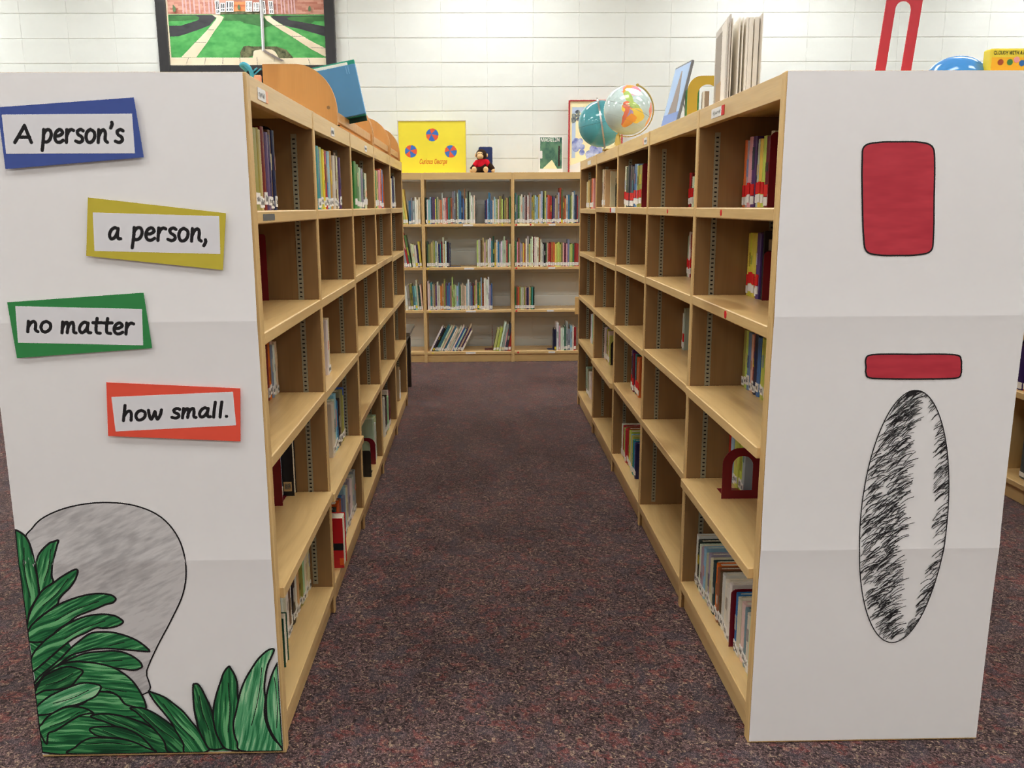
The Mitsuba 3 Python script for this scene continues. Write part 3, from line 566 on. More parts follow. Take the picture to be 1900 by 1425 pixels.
def row(side, where, X, z, u0, u1, cols, h, d=0.145, lean=0.0, sticker='label_white', fade=0.12, seed=0, tall={}, end='left', high=False, gap=0.06, jit=0.12):
    """A run of books from u0 to u1 with the colours given, every book a thing of its own."""
    rnd = random.Random(seed or int(1000 * (abs(u0) + z * 3 + X)))
    w = np.array([rnd.uniform(0.75, 1.3) for _ in cols])
    for i, c in enumerate(cols):
        if c.endswith('*'): w[i] *= 1.7
    w = w / w.sum() * abs(u1 - u0)
    direction = 1 if u1 > u0 else -1
    u = u0
    for i, c in enumerate(cols):
        flag = '^' in c; c = c.replace('^', '').replace('*', '')
        t = w[i] * (1 - gap)
        hh = (h[0] + (h[1] - h[0]) * i / max(1, len(cols) - 1)) * rnd.uniform(1 - jit, 1 + jit * 0.4) * (1.22 if flag else 1.0)
        dd = d * rnd.uniform(0.92, 1.06)
        lab = f'{"tall " if flag else ""}{c} book, {nth(i + 1)} from {end}, {where.replace("on the ", "")}'
        back = rnd.uniform(0, 0.006)
        M = frame_of(side, X + (-back if side == 'L' else back), u, z + 0.0004, direction)
        ln = math.radians(lean if np.isscalar(lean) else lean[i])
        key = add_book(M, t * math.cos(ln), dd, hh, c, random.Random(seed * 977 + i), lab, where.replace('on the ', '').replace(',', ' of the'), ln, sticker, high, fade, i in SMALL.get(seed, ()))
        BOOK_ID[key] = (seed, i)
        u += direction * w[i]

BOOK_ID = {}
MASS = []   # the books that show smallest, past the three hundred that are things of their own
SMALL = {69:(0,1,2,3,5,9,12,13,14,15,16,18,19,20),42:(2,3,7,8,11),74:(2,3,4,12,13,14,16),65:(1,3,5,9,14,16,18,20,21,24,27,32,35,36,40),63:(0,1,3,4,5,6,7,8,9,10,11,12,15,16,17,21,22,26,29,30,31,33,34),72:(0,3,5,7,8,11,12,17,19,20,21,22,23,24,25,28,29,30,34,36,37,40,41),70:(1,3,5,6,9,10,12,14,17,18,19,21,22,24,25,26,28,29,30,31,32,33,34,36,37,38,39,40,41),68:(0,1,2,3,4,5,7,8,9,10,11,12,13,14,15),76:(3,9),40:(6,),73:(0,1,2,3,4,5,6,7,8,9,10,11,12,13),15:(1,),45:(0,2,3),64:(0,1,2,4,5,6,8,9,10,11,12,13,14,15,16,17,18,19,20),44:(1,3),67:(0,3),14:(0,4,12),17:(7,8),47:(0,2),36:(5,6),21:(2,4),18:(0,2,3,8),751:(0,1,2),34:(0,),41:(0,2,4,7),61:(0,1,2,3,4),22:(0,2,3),66:(0,1,2,3,4,5),46:(1,),39:(0,),23:(1,),31:(8,),13:(0,1,2),24:(2,),43:(0,),12:(3,),51:(0,2,3,4,5),20:(0,),33:(9,),71:(0,1,2),52:(1,2,3),11:(0,1,2,3,4)}
def seq(s): return [x.strip() for x in s.split(',')]
LB = [f'{o} bay, left row' for o in ORD]; RB = [f'{o} bay, right row' for o in ORD]
# left row (books from the near side of each bay to the far side)
row('L', 'on the top shelf, ' + LB[0], -0.505, 1.25, 1.925, 2.275, seq('tan,rust,orange,teal,teal,olive*,olive,tan,maroon,purple,navy,brown,navy'), (0.186, 0.190), seed=11, end='near end', high=True, jit=0.06)
row('L', 'on the third shelf down, ' + LB[0], -0.60, LZ[0][2], 2.47, 2.585, seq('maroon,orange,blue grey,cream,white,cream'), (0.172, 0.165), seed=12, end='near end', high=True)
row('L', 'on the fourth shelf down, ' + LB[0], -0.595, LZ[0][3], 2.50, 2.545, seq('white,white,grey'), (0.165, 0.17), seed=13, end='near end', high=True)
row('L', 'on the bottom shelf, ' + LB[0], -0.535, 0.09, 2.20, 2.585, seq('white,cream,white,brown,white,black*,white,tan,olive,olive,pale green,cream,white,cream'), (0.165, 0.172), seed=14, end='near end', high=True)
row('L', 'on the top shelf, ' + LB[1], -0.49, 1.25, 2.77, 3.24, seq('teal,blue,lime,yellow,red,blue,light blue,gold,cream,brown,cream,purple'), (0.190, 0.186), seed=15, end='near end', high=True, jit=0.05)
row('L', 'on the third shelf down, ' + LB[1], -0.50, LZ[1][2], 2.88, 2.935, seq('white,cream'), (0.185, 0.185), seed=16, end='near end', high=True, jit=0.04)
row('L', 'on the fourth shelf down, ' + LB[1], -0.52, LZ[1][3], 3.02, 3.322, seq('cream*,pale green,light blue,blue,black,taupe,olive,lime,blue'), (0.205, 0.185), seed=17, end='near end', high=True)
row('L', 'on the bottom shelf, ' + LB[1], -0.49, 0.09, 2.84, 3.325, seq('dark green,orange,rust,blue,blue grey,light blue,cream,grey,white,white,pale green,grey'), (0.165, 0.170), seed=18, end='near end', high=True)
row('L', 'on the top shelf, ' + LB[2], -0.49, 1.25, 3.60, 4.01, seq('green,green,pale green,blue grey,dark green,cream'), (0.190, 0.150), seed=19, end='near end', jit=0.05)
row('L', 'on the top shelf, ' + LB[3], -0.48, 1.25, 4.19, 4.60, seq('cream,green,tan,pink,orange,blue'), (0.180, 0.19), seed=20, end='near end', jit=0.05)
row('L', 'on the bottom shelf, ' + LB[3], -0.49, 0.09, 4.42, 4.72, seq('white,black,black,pale green,white,maroon'), (0.20, 0.19), seed=21, end='near end')
row('L', 'on the top shelf, ' + LB[4], -0.49, 1.25, 5.10, 5.42, seq('white,navy,navy,grey'), (0.180, 0.17), seed=22, end='near end')
row('L', 'on the bottom shelf, ' + LB[4], -0.49, 0.09, 5.28, 5.34, seq('tan,white'), (0.20, 0.19), seed=23, lean=6, end='near end')
row('L', 'on the bottom shelf, ' + LB[2], -0.49, 0.09, 3.95, 4.05, seq('pale green,white,cream'), (0.20, 0.20), seed=24, end='near end')
# right row (from the far side of each bay towards the viewer, which is left to right in the photograph)
row('R', 'on the top shelf, ' + RB[0], 0.765, 1.25, 2.585, 2.345, seq('orange,grey,pink,purple,pale green,yellow,lime,maroon,white'), (0.186, 0.190), seed=31, end='left', sticker='red', high=True, jit=0.06)
row('R', 'on the second shelf down, ' + RB[0], 0.786, RZ[0][1], 2.59, 2.462, seq('yellow,yellow,yellow,yellow,purple,purple'), (0.182, 0.184), seed=32, sticker='red', high=True, jit=0.02)
row('R', 'on the third shelf down, ' + RB[0], 0.79, RZ[0][2], 2.59, 2.36, seq('olive,lime,blue grey,pink,rust,navy,blue,lime,lime,blue grey'), (0.175, 0.18), seed=33, high=True, jit=0.06)
row('R', 'on the fourth shelf down, ' + RB[0], 0.762, RZ[0][3], 2.592, 2.43, seq('red,light blue,lime,lime,lime,grey'), (0.18, 0.19), seed=34, high=True, jit=0.05)
row('R', 'on the bottom shelf, ' + RB[0], 0.672, 0.09, 2.588, 2.19, seq('white,black,white,grey,light blue,pale green,grey,cream,dark green,orange,rust,brown,white,white,white,white'), (0.158, 0.165), seed=35, high=True, jit=0.07)
row('R', 'right of bookend, bottom shelf, ' + RB[0], 0.672, 0.09, 2.16, 1.985, seq('blue,cream,cream,blue grey,cream,pale green,white'), (0.165, 0.16), seed=36, high=True, jit=0.06)
row('R', 'on the top shelf, ' + RB[1], 0.78, 1.25, 3.32, 3.25, seq('red,maroon,white'), (0.12, 0.12), seed=37, sticker='red')
row('R', 'on the second shelf down, ' + RB[1], 0.785, RZ[1][1], 3.325, 3.27, seq('grey,white,rust'), (0.17, 0.17), seed=38, sticker='red')
row('R', 'on the third shelf down, ' + RB[1], 0.775, RZ[1][2], 3.325, 3.285, seq('white,grey'), (0.15, 0.16), seed=39, sticker='red')
row('R', 'on the top shelf, ' + RB[2], 0.66, 1.25, 4.06, 3.62, seq('white,dark grey,dark grey,dark grey,navy,blue,light blue,olive,olive'), (0.182, 0.17), seed=40, sticker='red', jit=0.05)
row('R', 'on the fourth shelf down, ' + RB[2], 0.69, RZ[2][3], 3.93, 3.72, seq('cream,purple,black,maroon,teal,dark green,orange,tan,orange'), (0.178, 0.165), seed=41, sticker='red')
row('R', 'on the bottom shelf, ' + RB[2], 0.675, 0.09, 4.06, 3.66, seq('white,red,lime,olive,red,red,lime,yellow,light blue,lime,teal,blue,navy'), (0.165, 0.17), seed=42)
row('R', 'on the top shelf, ' + RB[3], 0.66, 1.25, 4.79, 4.68, seq('cream*,cream,tan'), (0.195, 0.19), seed=43, jit=0.03)
row('R', 'on the fourth shelf down, ' + RB[3], 0.69, RZ[3][3], 4.79, 4.58, seq('white,grey,olive,lime,cream,lime'), (0.19, 0.17), seed=44)
row('R', 'on the top shelf, ' + RB[4], 0.67, RZ[4][0], 5.53, 5.20, seq('cream,tan,brown,orange,pink'), (0.18, 0.17), seed=45)
row('R', 'on the third shelf down, ' + RB[4], 0.69, RZ[4][3], 5.38, 5.31, seq('white,pale green'), (0.18, 0.18), seed=46)
row('R', 'on the bottom shelf, ' + RB[4], 0.68, 0.09, 5.45, 5.28, seq('pale green,taupe,white,white'), (0.175, 0.17), seed=47, lean=[-14, -6, -2, 0])
# far right row
row('R', 'on a middle shelf beyond the right panel', 2.318, 0.472, 3.745, 3.42, seq('navy,navy,orange,cream,blue,red'), (0.20, 0.2), seed=51)
row('R', 'on the bottom shelf beyond the right panel', 2.34, 0.09, 3.63, 3.45, seq('dark grey,dark grey,black,navy'), (0.27, 0.27), seed=52)

# the case along the back wall, left to right
BB = {1: 'left bay of back case', 2: 'middle bay of back case', 3: 'right bay of back case'}
YS = YB + 0.022
def brow(k, shelf, x0, x1, cols, h, **kw):
    kw.setdefault('fade', 0.30)
    row('B', f'on the {shelf}, {BB[k]}', YS, {'top shelf': 1.12, 'second shelf': 0.776, 'third shelf': 0.43, 'bottom shelf': 0.088}[shelf], x0, x1, seq(cols), h, **kw)
brow(1, 'top shelf', -0.66, -0.555, 'cream,pale green,cream,olive^,lime^,yellow^', (0.185, 0.215), lean=-7, seed=61)
brow(1, 'top shelf, beside the leaning ones' if False else 'top shelf', -0.552, -0.455, 'blue,blue grey,grey,white,white,cream', (0.195, 0.215), seed=62, end='yellow book')
brow(2, 'top shelf', -0.418, -0.022, 'dark green,white,light blue,light blue,navy,purple,purple,yellow,green,tan,tan,orange,grey^,cream,pink,red,teal,green,rust,blue grey^,blue grey^,brown,pale green^,blue^,blue^,navy,blue,rust^,cream,green^,black^,cream^,white,pale green,cream', (0.20, 0.225), seed=63, jit=0.10)
brow(2, 'top shelf', 0.055, 0.262, 'navy,purple,light blue,blue^,blue^,blue,cream,light blue,pale green,olive,cream,olive,olive,lime,brown^,olive,olive,tan,brown,green,green', (0.205, 0.21), seed=64, end='bare gap')
brow(3, 'top shelf', 0.296, 0.80, 'teal,blue grey,green,cream,cream,grey,grey,brown,cream,taupe,taupe,gold,olive,light blue,light blue*,gold,cream,light blue^,dark green,lime^,light blue,orange,red,red,navy,purple,tan,taupe,grey^,red^,green^,rust,orange,pale green,blue,green,lime,white^,blue grey^,navy,red', (0.235, 0.215), seed=65, jit=0.12)
brow(1, 'second shelf', -0.655, -0.535, 'lime,orange,brown,green,pink,grey,red^,green^', (0.19, 0.22), lean=-10, seed=66)
brow(1, 'second shelf', -0.53, -0.453, 'cream,cream,cream,navy,yellow', (0.20, 0.20), seed=67, end='tall green book', lean=-5)
brow(2, 'second shelf', -0.415, -0.235, 'dark green,olive,olive,tan,tan,olive,grey*,cream,navy,teal,maroon,cream^,tan,white,black,navy', (0.205, 0.205), seed=68)
brow(2, 'second shelf', -0.012, 0.262, 'lime,cream,taupe,brown,tan^,pink,tan,white,white^,teal,dark green^,gold,white,blue,grey,white,pale green,pale green^,pale green,red,green,cream', (0.215, 0.205), seed=69, end='bare gap')
brow(3, 'second shelf', 0.296, 0.81, 'green,pink,rust^,grey,grey,yellow,orange,white^,grey^,lime,pale green^,white^,maroon^,white^,white^,white^,rust^,cream^,white,grey,black,green,tan,red,red,orange,orange,yellow,lime,lime,lime,olive,pink,maroon,pink,blue grey^,lime,lime,green,red,red,red', (0.20, 0.185), seed=70, jit=0.08)
brow(1, 'third shelf', -0.645, -0.452, 'white,blue,blue,white,taupe,olive,teal,light blue,pale green^,dark green,cream', (0.215, 0.21), lean=-4, seed=71)
brow(2, 'third shelf', -0.415, 0.112, 'white^,cream,teal,grey,olive,purple,cream,cream,orange,gold,olive^,purple,blue,blue,taupe,lime^,olive,pale green,light blue,blue grey,green,cream,tan,tan,cream,light blue,white^,blue grey,teal,maroon,olive,tan^,green,olive,light blue^,rust,white^,white^,white^,white^,blue grey,blue', (0.215, 0.215), seed=72, jit=0.12)
brow(3, 'third shelf', 0.296, 0.455, 'green,rust,orange,olive,pale green,pale green,olive,pink,navy,purple,tan,green,teal,black', (0.18, 0.18), seed=73, jit=0.03)
brow(2, 'bottom shelf', -0.405, -0.13, 'white,navy,black,teal,teal,cream,cream,teal,white,cream,pale green,white,blue,pale green,purple,tan^,purple,white', (0.235, 0.205), lean=27, seed=74, gap=0.16)
brow(2, 'bottom shelf', 0.115, 0.235, 'lime,lime,white^,grey^,dark grey^', (0.185, 0.20), lean=12, seed=75, end='red bookend', gap=0.12)
brow(2, 'bottom shelf', 0.205, 0.262, 'pink,red,red', (0.185, 0.19), lean=5, seed=751, end='right upright')
brow(3, 'bottom shelf', 0.62, 0.80, 'navy,white^,pink,white,white,green,grey^,blue grey,light blue,white,red', (0.19, 0.20), seed=76)

if MASS:
    obj('small_books', cat(*[m for m, _ in MASS]), 'book_cover', label='the narrow books that fill up the rows between the larger ones', cat='books', kind='stuff', color=np.vstack([c for _, c in MASS]))

# larger books standing face on or apart
def slab_book(name_label, x0, x1, y0, y1, z0, z1, col, group=None, rz=0, rx=0, ry=0, title=None):
    k = thing('book', name_label, 'book', group)
    cx, cy = 0.5 * (x0 + x1), 0.5 * (y0 + y1)
    w, d, h = x1 - x0, y1 - y0, z1 - z0
    def P(m): return moved(m, (cx, cy, z0), rz, rx, ry)
    c = P(cat(cbox(-w / 2, w / 2, -d / 2, -d / 2 + 0.0025, 0, h, 0.0006), cbox(-w / 2, w / 2, d / 2 - 0.0025, d / 2, 0, h, 0.0006), cbox(-w / 2, -w / 2 + 0.003, -d / 2, d / 2, 0, h, 0.0006)))
    obj('cover', c, 'book_cover', k, color=colourful(c, srgb(*PAL[col])))
    obj('pages', P(bx(-w / 2 + 0.003, w / 2 - 0.003, -d / 2 + 0.0025, d / 2 - 0.0025, 0.002, h - 0.003)), 'book_pages', k)
    for (a0, a1, b0, b1, cc) in title or ():
        m = P(bx(-w / 2 + a0 * w, -w / 2 + a1 * w, -d / 2 - 0.0006, -d / 2 + 0.0003, b0 * h, b1 * h))
        obj('cover_print', m, 'print_colour', k, color=colourful(m, srgb(*PAL[cc])))
    return k
slab_book('thick black book with a pale label, fourth shelf of the first left bay', -0.606, -0.562, 2.553, 2.588, LZ[0][3], LZ[0][3] + 0.185, 'black', title=[(0.3, 0.85, 0.08, 0.24, 'tan'), (0.38, 0.78, 0.11, 0.21, 'dark grey')])
slab_book('red book with a black band on the bottom shelf of the second left bay', -0.52, -0.452, 2.738, 2.80, 0.09, 0.262, 'red', title=[(0.0, 1.0, 0.36, 0.5, 'black'), (0.2, 0.32, 0.68, 0.9, 'cream'), (0.05, 0.42, 0.04, 0.17, 'cream'), (0.13, 0.36, 0.055, 0.15, 'maroon'), (0.8, 1.0, 0.06, 0.2, 'orange')])
slab_book('dark green book on the bottom shelf nearest the left white panel', -0.555, -0.508, 2.10, 2.14, 0.09, 0.225, 'dark green')
slab_book('pale green picture book face on, bottom shelf of the third left bay', -0.585, -0.492, 4.052, 4.066, 0.09, 0.295, 'pale green', title=[(0.1, 0.9, 0.55, 0.9, 'blue grey')])
slab_book('picture book with a blue and orange cover, face on, top shelf of fourth left bay', -0.58, -0.485, 4.66, 4.675, 1.25, 1.42, 'orange', title=[(0.05, 0.95, 0.62, 0.98, 'light blue'), (0.1, 0.9, 0.2, 0.5, 'red'), (0.1, 0.9, 0.02, 0.15, 'blue')])
slab_book('cream picture book face on, top shelf of the fourth right bay', 0.685, 0.785, 4.64, 4.655, 1.25, 1.43, 'cream', title=[(0.25, 0.95, 0.3, 0.62, 'black'), (0.25, 0.95, 0.68, 0.8, 'taupe')])
slab_book('dark novel with small print behind the red bookend, second shelf of the first right bay', 0.79, 0.85, 2.445, 2.458, RZ[0][1], RZ[0][1] + 0.19, 'black', title=[(0.2, 0.75, 0.72, 0.88, 'taupe'), (0.35, 0.8, 0.5, 0.58, 'grey')])

# bookends
def arch(w, h, hole_w, hole_h, z_in=0.025, rr=0.35):
    r = w * rr
    out = sbox(-w / 2 + r, 0, w / 2 - r, h).union(sbox(-w / 2, 0, w / 2, h - r)).union(Point(-w / 2 + r, h - r).buffer(r)).union(Point(w / 2 - r, h - r).buffer(r))
    out = out.intersection(sbox(-w, 0, w, h))
    if hole_w:
        hr = hole_w / 2
        hole = sbox(-hr, z_in, hr, z_in + hole_h - hr).union(Point(0, z_in + hole_h - hr).buffer(hr))
        out = out.difference(hole)
    return out
def bookend(label, x, y, z, w, h, m, hole=(0.45, 0.72), foot=0.09, rz=0, tilt=0, rr=0.35, foot_dir=1, z_in=0.025):
    k = thing('bookend', label, 'bookend')
    p = ext(arch(w, h, hole[0] * w, hole[1] * h, z_in, rr), 0.0025) if hole else ext(arch(w, h, 0, 0, rr=rr), 0.0025)
    p.apply_transform(FACE)
    obj('plate', moved(p, (x, y, z), rz, ry=tilt), m, k)
    obj('foot', moved(cbox(-w / 2 * 0.8, w / 2 * 0.8, 0, foot_dir * foot, 0.0002, 0.0018, 0.0005), (x, y, z), rz), m, k)
bookend('dark red bookend at the near end of the second shelf, first left bay', -0.65, 2.575, LZ[0][1], 0.08, 0.19, 'bookend_red', None, rr=0.1)
bookend('dark red bookend beside white books, fourth shelf of the first left bay', -0.615, 2.465, LZ[0][3], 0.075, 0.165, 'bookend_red', None, rr=0.3)
bookend('dark red bookend with arched hole on the bottom shelf of third left bay', -0.53, 3.935, 0.09, 0.095, 0.125, 'bookend_red', (0.5, 0.7))
bookend('black bookend low on the bottom shelf of the third left bay', -0.51, 3.74, 0.09, 0.06, 0.12, 'bookend_black', None, rr=0.2)
bookend('black bookend at the far end of the top left books', -0.565, 2.285, 1.25, 0.115, 0.205, 'bookend_black', None, rr=0.2)
bookend('large dark red bookend at the right end of the top shelf, first right bay', 0.83, 2.335, 1.25, 0.15, 0.19, 'bookend_red', None, rr=0.1, foot_dir=1)
bookend('dark red bookend against the yellow books, second shelf of first right bay', 0.845, 2.435, RZ[0][1], 0.115, 0.135, 'bookend_red', None, rr=0.1)
bookend('dark red arched bookend in front of lime books, fourth shelf of first right bay', 0.748, 2.40, RZ[0][3], 0.115, 0.150, 'bookend_red', (0.52, 0.68), rr=0.42)
bookend('dark red bookend between books on the bottom shelf, first right bay', 0.715, 2.175, 0.09, 0.10, 0.165, 'bookend_red', None, rr=0.15, foot_dir=-1, foot=0.03)
bookend('dark red bookend at the right of the top shelf, third right bay', 0.70, 3.59, 1.25, 0.09, 0.17, 'bookend_red', None, rr=0.1)
bookend('black bookend beside lime books, fourth shelf of the fourth right bay', 0.735, 4.57, RZ[3][3], 0.085, 0.13, 'bookend_black', None, rr=0.3)
bookend('black bookend in front of the cream picture book, top shelf of fourth right bay', 0.735, 4.60, 1.25, 0.06, 0.13, 'bookend_black', None, rr=0.3)
bookend('grey bookend plate in the gap of the top shelf, back case', -0.015, YB + 0.16, 1.12, 0.12, 0.20, 'bookend_grey', None, rr=0.05, rz=90, foot=0.06, foot_dir=-1)
bookend('navy bookend after the short row on the second shelf, back case', -0.228, YB + 0.10, 0.776, 0.12, 0.19, 'bookend_navy', None, foot=0.085, rr=0.2, rz=90, foot_dir=-1)
bookend('dark red bookend lying under the few books, bottom shelf of back case', 0.108, YB + 0.12, 0.088, 0.13, 0.20, 'bookend_red', None, foot=0.06, rr=0.1, rz=90)
bookend('navy bookend at the left of the bottom right books, back case', 0.613, YB + 0.10, 0.088, 0.12, 0.16, 'bookend_navy', None, foot=0.045, rr=0.1, rz=90)
bookend('tall red arched bookend on top of the right row', 0.905, 2.0, H, 0.078, 0.205, 'bookend_bright_red', (0.44, 0.72), tilt=5, rr=0.4, z_in=0.012)
bookend('mustard yellow arched bookend on top of the right row behind the thick book', 0.772, 3.07, H, 0.135, 0.155, 'bookend_yellow', (0.5, 0.66), rr=0.35)
bookend('navy bookend on the back case behind the plush monkey', 0.066, 7.36, 1.518, 0.112, 0.209, 'bookend_navy', None, foot=0.05, rr=0.12)

# ---------------------------------------------------------------- the white paper on the end panels
def make_bump(folds):
    return lambda z: sum(-0.0045 * np.exp(-np.abs(z - f) / 0.07) for f in folds)
def drape(m, bump, size=0.03):
    v, f = trimesh.remesh.subdivide_to_size(m.vertices, m.faces, size, max_iter=12)
    v = np.array(v); v[:, 1] += bump(v[:, 2])
    return trimesh.Trimesh(v, f, process=False)
FOLD_L, FOLD_R = (1.022, 0.487), (1.021, 0.489)
BUMP_L, BUMP_R = make_bump(FOLD_L), make_bump(FOLD_R)
def sheet(x0, x1, z0, z1, y, folds, bump, lift):
    zs = sorted(set(np.concatenate([np.linspace(z0, z1, 60), folds])))
    xs = np.linspace(x0, x1, 24)
    v = np.array([[x, y + bump(z) + lift(x, z), z] for z in zs for x in xs])
    n = len(xs); f = []
    for i in range(len(zs) - 1):
        for j in range(n - 1):
            a = i * n + j
            f += [[a, a + 1, a + n + 1], [a, a + n + 1, a + n]]
    return trimesh.Trimesh(v, f, process=False)
def curl(z0): return lambda x, z: -0.006 * np.exp(-(z - z0) / 0.05)
poster = thing('paper_poster', 'tall white paper with drawn green foliage covering the left end panel', 'poster')
obj('sheet', sheet(XLO + 0.0, XL + 0.004 - 0.008, 0.008, H - 0.001, YL - 0.0022, FOLD_L, BUMP_L, lambda x, z: 0.0), 'poster_paper', poster)
poster2 = thing('paper_poster', 'tall white paper with plain red and grey shapes covering the right end panel', 'poster')
obj('sheet', sheet(XR + 0.0005, XRO + 0.0, 0.006, H - 0.001, YR - 0.0022, FOLD_R, BUMP_R, lambda x, z: 0.0), 'poster_paper', poster2)

CLIP = sbox(XLO + 0.0005, 0.009, XL - 0.0045, H)
def leaf_uv(m, pts):
    p = np.array(pts); c = p.mean(0)
    _, _, vt = np.linalg.svd(p - c)
    q = m.vertices[:, [0, 2]] - c
    return np.stack([q @ vt[0] + 3, q @ vt[1] + 3], 1)
def outline(pts, w):
    return LineString(list(pts) + [pts[0]]).buffer(w)
layer = [0]
def drawn(pts, m, name, parent, w=0.0022, bump=BUMP_L, y=YL, clip=CLIP, smooth_curve=True, uvd=False, vein=False):
    c = spline(pts, 5, True) if smooth_curve else np.array(pts)
    poly = Polygon(c).buffer(0).intersection(clip)
    layer[0] += 1
    yy = y - 0.0030 - 0.00012 * layer[0]
    mm = drape(wall_poly(poly, yy, 0.0001), bump)
    k = obj(name, mm, m, parent, uv=leaf_uv(mm, pts) if uvd else None)
    if w:
        ring = LineString(list(poly.exterior.coords) if poly.geom_type == 'Polygon' else list(c)).buffer(w).intersection(clip)
        obj('outline', drape(wall_poly(ring, yy - 0.00006, 0.0001), bump), 'ink', k)
    if vein:
        p = np.array(pts); ctr = p.mean(0)
        _, _, vt = np.linalg.svd(p - ctr); s = (p - ctr) @ vt[0]; a = vt[0]
        half = 0.6 * min(abs(s.min()), abs(s.max()))
        line = spline([ctr - a * half, ctr + vt[1] * 0.004, ctr + a * half], 6)
        ring = LineString(line).buffer(0.0009).intersection(poly.buffer(-0.006))
        if not ring.is_empty:
            obj('vein', drape(wall_poly(ring, yy - 0.00006, 0.0001), bump), 'ink', k)
    return k
drawn(BOULDER, 'grey_marker', 'grey_boulder', poster, 0.0016)
drawn(GRASS, 'leaf_mid', 'grass', poster, 0, smooth_curve=False, uvd=True)
for tone, pts in LEAVES:
    drawn(pts, {'m': 'leaf_mid', 'd': 'leaf_dark', 'l': 'leaf_light'}[tone], 'leaf', poster, 0.0021, uvd=True, vein=True)

# plain shapes on the right paper
layer[0] = 0
CLIP_R = sbox(XR, 0.01, XRO, H)
drawn(RED_BLOCK, 'red_marker', 'red_block', poster2, 0.0016, BUMP_R, YR, CLIP_R)
drawn(RED_BAR, 'red_marker', 'red_bar', poster2, 0.0016, BUMP_R, YR, CLIP_R)
(ox, oz), oa, ob = OVAL
from shapely import affinity
OVAL_SHAPE = affinity.translate(affinity.scale(Point(0, 0).buffer(1, 24), oa, ob), ox, oz)
rh = random.Random(5)
strokes = []
for i in range(900):
    z = oz + ob * rh.uniform(-0.98, 0.98)
    w = oa * math.sqrt(max(0, 1 - ((z - oz) / ob) ** 2))
    side = rh.random()
    x = ox + w * (rh.uniform(-1.0, -0.1) if side < 0.72 else rh.uniform(0.62, 1.0))
    L = rh.uniform(0.018, 0.04); a = math.radians(rh.uniform(18, 52))
    strokes.append(LineString(spline([(x, z), (x + L * 0.5 * math.cos(a), z + L * 0.5 * math.sin(a) + 0.003), (x + L * math.cos(a), z + L * math.sin(a))], 3)).intersection(OVAL_SHAPE).buffer(rh.uniform(0.00045, 0.0009), 2))
hatch = cat(*[wall_poly(s, YR - 0.0036, 0.0001) for s in strokes if not s.is_empty])
hatch.vertices[:, 1] += BUMP_R(hatch.vertices[:, 2])
oval = obj('hatched_oval', hatch, 'ink', poster2, kind='stuff')
ring = OVAL_SHAPE.exterior.buffer(0.0011)
obj('oval_outline', drape(wall_poly(ring, YR - 0.0038, 0.0001), BUMP_R), 'ink', poster2)

# lettering by strokes, for the four cards
GLYPH = {
 'A': (1.0, [[(0.0, 0), (0.22, 0.55), (0.52, 1.35)], [(0.52, 1.35), (0.72, 0.75), (0.98, 0)], [(0.18, 0.42), (0.86, 0.42)]]),
 'a': (0.95, [[(0.70, 0.86), (0.45, 1.0), (0.18, 0.78), (0.06, 0.38), (0.20, 0.05), (0.46, 0.16), (0.66, 0.55), (0.72, 0.9)], [(0.72, 0.92), (0.68, 0.4), (0.76, 0.08), (0.95, 0.06)]]),
 'p': (0.85, [[(0.12, 0.98), (0.10, 0.2), (0.02, -0.62)], [(0.11, 0.62), (0.32, 0.93), (0.60, 0.95), (0.74, 0.6), (0.60, 0.18), (0.34, 0.02), (0.10, 0.12)]]),
 'e': (0.82, [[(0.10, 0.48), (0.45, 0.52), (0.70, 0.74), (0.50, 0.99), (0.22, 0.84), (0.07, 0.45), (0.20, 0.08), (0.48, 0.0), (0.76, 0.16)]]),
 'r': (0.70, [[(0.12, 0.98), (0.10, 0.0)], [(0.11, 0.5), (0.28, 0.86), (0.48, 0.99), (0.66, 0.92)]]),
 's': (0.72, [[(0.64, 0.90), (0.42, 1.0), (0.18, 0.85), (0.26, 0.60), (0.54, 0.42), (0.60, 0.16), (0.36, 0.0), (0.06, 0.10)]]),
 'o': (0.86, [[(0.42, 1.0), (0.16, 0.82), (0.06, 0.42), (0.22, 0.04), (0.50, 0.03), (0.74, 0.34), (0.72, 0.78), (0.42, 1.0)]]),
 'n': (0.90, [[(0.12, 0.98), (0.10, 0.0)], [(0.11, 0.42), (0.30, 0.84), (0.52, 0.97), (0.66, 0.72), (0.66, 0.2), (0.84, 0.02)]]),
 'm': (1.28, [[(0.12, 0.98), (0.09, 0.0)], [(0.10, 0.4), (0.28, 0.84), (0.46, 0.95), (0.54, 0.6), (0.50, 0.03)], [(0.52, 0.42), (0.70, 0.85), (0.90, 0.95), (0.98, 0.6), (1.0, 0.12), (1.18, 0.02)]]),
 't': (0.72, [[(0.36, 1.36), (0.30, 0.6), (0.36, 0.10), (0.64, 0.03)], [(0.04, 0.96), (0.72, 0.98)]]),
 'h': (0.86, [[(0.14, 1.55), (0.10, 0.0)], [(0.11, 0.42), (0.30, 0.84), (0.52, 0.96), (0.66, 0.68), (0.68, 0.0)]]),
 'w': (1.12, [[(0.02, 0.98), (0.14, 0.35), (0.28, 0.03), (0.42, 0.40), (0.52, 0.82), (0.62, 0.35), (0.76, 0.03), (0.94, 0.45), (1.0, 0.98)]]),
 'l': (0.42, [[(0.20, 1.55), (0.16, 0.7), (0.16, 0.0)]]),
 "'": (0.34, [[(0.16, 1.55), (0.19, 1.38), (0.08, 1.12)]]),
 ',': (0.34, [[(0.16, 0.12), (0.19, -0.06), (0.06, -0.34)]]),
 '.': (0.30, [[(0.14, 0.05), (0.16, 0.05)]]),
}
